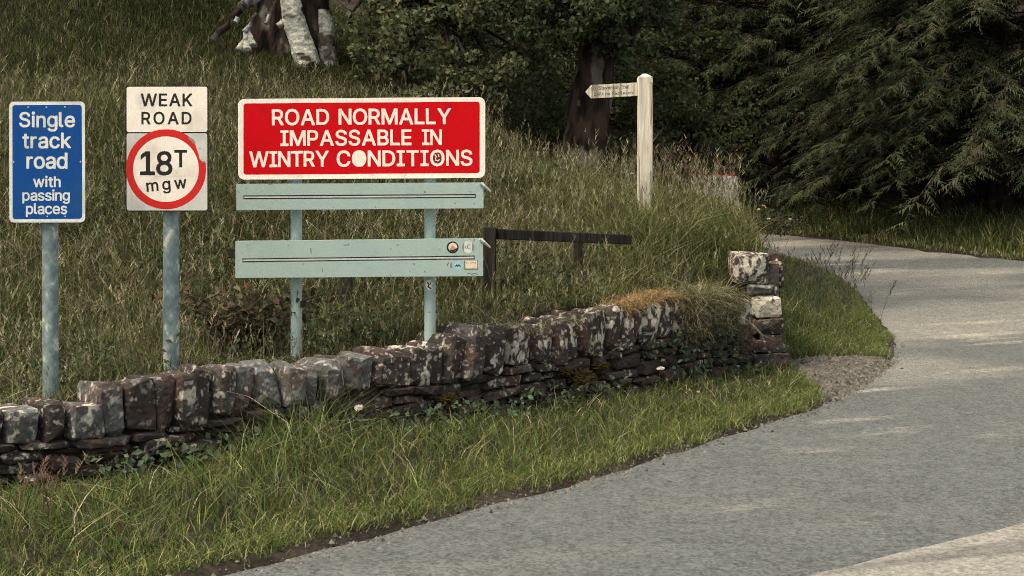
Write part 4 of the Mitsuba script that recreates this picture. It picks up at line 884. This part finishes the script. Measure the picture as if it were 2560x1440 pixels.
cs = at(1520, -500, 17.3) + R.normal(0, 1, (90, 3)) * [2.2, 1.6, 0.9]; lv.append(clump_leaves(cs, R.uniform(0.4, 0.8, 90), 110, 0.10, lambda n: leafcol(n, (0.045, 0.06, 0.03))))
k = put_soft('crown', lv, 'mat_leaf', ok); labels[k] = {'kind': 'stuff'}
# undergrowth bush behind the oak and left of the post
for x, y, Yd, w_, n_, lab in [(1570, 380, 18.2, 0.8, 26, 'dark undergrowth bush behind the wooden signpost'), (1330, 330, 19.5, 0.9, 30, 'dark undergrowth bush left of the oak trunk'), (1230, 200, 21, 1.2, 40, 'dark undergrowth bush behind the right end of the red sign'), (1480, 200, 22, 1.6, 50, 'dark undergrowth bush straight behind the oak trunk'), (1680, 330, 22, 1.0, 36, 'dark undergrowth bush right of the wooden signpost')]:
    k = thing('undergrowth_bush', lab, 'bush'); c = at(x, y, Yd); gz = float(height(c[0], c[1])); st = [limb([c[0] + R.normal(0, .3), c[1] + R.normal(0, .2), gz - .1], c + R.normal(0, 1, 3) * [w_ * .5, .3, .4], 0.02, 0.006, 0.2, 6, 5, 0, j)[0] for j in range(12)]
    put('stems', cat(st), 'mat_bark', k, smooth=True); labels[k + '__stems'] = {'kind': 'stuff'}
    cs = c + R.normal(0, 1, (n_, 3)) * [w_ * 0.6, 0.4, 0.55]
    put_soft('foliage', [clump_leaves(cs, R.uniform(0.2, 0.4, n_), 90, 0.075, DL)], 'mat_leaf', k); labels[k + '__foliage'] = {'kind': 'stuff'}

# conifers: drooping tiers of feathery sprays
def spray_mesh(base, dirs, nrm, length, col, nl=7):
    """feathery twigs: base (n,3), dirs unit, nrm unit, length (n)"""
    n = len(base); sd = np.cross(dirs, nrm); V, Fs = [], []; cnt = 0
    tip = base + dirs * length[:, None] - np.c_[np.zeros((n, 2)), 0.12 * length]
    V.append(np.stack([base - sd * 0.006, base + sd * 0.006, tip], 1)); Fs.append([(0, 1, 2)]); cnt = 3
    for k in range(nl):
        t = (k + 0.6) / nl
        for s in (-1, 1):
            b = base + dirs * (length * t)[:, None] - np.c_[np.zeros((n, 2)), 0.12 * length * t * t]
            L = (length * 0.33 * (1 - 0.65 * t) * R.uniform(0.55, 1.35, n))[:, None]; ang = R.uniform(0.45, 0.9, (n, 1))
            d = dirs * (1.1 - 0.5 * ang) + sd * s * ang + np.c_[np.zeros((n, 2)), R.uniform(-0.6, 0.05, n)]
            w = dirs * L * 0.17
            V.append(np.stack([b - w, b + w, b + d * L], 1)); Fs.append([(cnt, cnt + 1, cnt + 2)]); cnt += 3
    V = np.concatenate(V, 1); fa = np.array([f for g_ in Fs for f in g_])
    return V.reshape(-1, 3), (fa[None] + cnt * np.arange(n)[:, None, None]).reshape(-1, 3), np.repeat(col.clip(0.004, 0.5), cnt, 0)
def conifer(name, label, x, y, H, Lmax, nb, zlo, zhi_dense, col, droop=0.35, per=26, seed=0, tw=0.62, nl=6, face=None, upper=30, skirt=0.0):
    k = thing(name, label, 'conifer'); gz = float(height(x, y)); r = np.random.default_rng(seed)
    m, _ = limb([x, y, gz - 0.3], [x + r.normal(0, .15), y, gz + H], 0.22, 0.05, 0.03, 10, 12, 0.1, seed); put('trunk', m, 'mat_bark', k, smooth=True)
    B, D, N, L, sticks = [], [], [], [], []
    zs = np.concatenate([r.uniform(zlo, zhi_dense, nb), r.uniform(zhi_dense, H * 0.97, upper)])
    for z0 in zs:
        a = r.uniform(0, 2 * np.pi) if face is None or r.random() < 0.3 else face + r.normal(0, 0.75)
        l = Lmax * (1 - z0 / H) ** 0.7 * r.uniform(0.65, 1.1) + 0.4; h = np.array([math.cos(a), math.sin(a), 0]); t = np.linspace(0, 1, 8)
        pts = np.array([x, y, gz + z0]) + h * (l * t)[:, None] + np.c_[np.zeros((8, 2)), l * (0.16 * t - droop * t ** 2)]
        pts[:, :2] += np.cumsum(r.normal(0, 0.03, (8, 2)), 0)
        sticks.append(tube(pts, np.linspace(0.04, 0.008, 8), 3, False))
        q = r.uniform(0.12, 1.0, per) ** 0.8 * 7; p = np.stack([np.interp(q, range(8), pts[:, c_]) for c_ in range(3)], 1); sgn = r.choice([-1, 1], per)
        sdv = np.array([-h[1], h[0], 0]); d = h * r.uniform(0.35, 0.9, (per, 1)) + sdv * (sgn * r.uniform(0.2, 1.0, per))[:, None] + np.c_[np.zeros((per, 2)), r.uniform(-0.65 - skirt, -0.05, per)]
        d /= np.linalg.norm(d, axis=1, keepdims=True); nn = np.array([0, 0, 1.0]) + r.normal(0, 0.3, (per, 3)); nn -= d * (nn * d).sum(1, keepdims=True); nn /= np.linalg.norm(nn, axis=1, keepdims=True)
        B.append(p); D.append(d); N.append(nn); L.append(tw * r.uniform(0.35, 1.35, per) * (1.05 - 0.45 * q / 7))
    B, D, N, L = np.vstack(B), np.vstack(D), np.vstack(N), np.concatenate(L)
    v, f, c = spray_mesh(B, D, N, L, leafcol(len(B), col, 0.25), nl)
    put('branches', cat(sticks), 'mat_bark', k, smooth=True); labels[k + '__branches'] = {'kind': 'stuff'}
    put('crown', (v, f), 'mat_leaf', k, color=c); labels[k + '__crown'] = {'kind': 'stuff'}
LFT = math.pi * 1.12
conifer('conifer_tree', 'big conifer with long feathery branches sweeping down to the left over the far verge', 9.6, 27.6, 12, 5.4, 130, 1.2, 5.4, (0.066, 0.080, 0.045), 0.38, 48, 1, 0.62, 7, LFT)
conifer('conifer_tree', 'conifer at the right edge of the photograph with pale tipped branch sprays', 13.0, 25.2, 11, 4.0, 120, 0.9, 5.6, (0.066, 0.080, 0.045), 0.30, 46, 2, 0.55, 7, LFT)
conifer('conifer_tree', 'tall conifer behind the sweeping one with branches reaching into the top of the picture', 7.2, 31.5, 14, 4.2, 90, 3.0, 7.5, (0.066, 0.080, 0.045), 0.28, 28, 3, 0.75, 6, None)
conifer('conifer_tree', 'conifer left of the sweeping one with low tiers of green sprays over the road', 8.7, 28.0, 12, 3.6, 85, 1.2, 5.0, (0.066, 0.080, 0.045), 0.40, 44, 7, 0.55, 7, LFT)
conifer('conifer_tree', 'dark conifer in the middle behind the wooden signpost', 3.0, 33.4, 14, 4.0, 110, 0.4, 6.6, (0.066, 0.080, 0.045), 0.25, 34, 4, 0.65, 7, None)
conifer('conifer_tree', 'dark conifer with flat tiers right behind the white board', 5.9, 31.3, 13, 3.6, 100, 0.4, 6.4, (0.066, 0.080, 0.045), 0.28, 34, 5, 0.6, 7, None)
for j, (x, y) in enumerate([(0.3, 31), (6.0, 37), (10.5, 34), (15.5, 31), (-3, 33), (18, 27), (1.5, 39), (9, 41), (14, 38), (20, 34), (-6, 38), (5, 45), (12, 46), (-1, 46), (19, 43), (4, 36.5), (7.5, 34), (2, 36), (8, 37), (11.6, 30.2), (14.6, 28.4), (9.0, 31.0)]):
    conifer('conifer_tree', 'dark conifer deep in the wood behind the front trees', x, y, 15, 4.4, 64, 0.4, 8, (0.066, 0.080, 0.045), 0.25, 22, 100 + j, 1.1, 4, None, 36)
    labels[list(labels)[-3]]
for kk, d in labels.items():
    if d.get('label') == 'dark conifer deep in the wood behind the front trees': d['group'] = 'conifers deep in the wood'
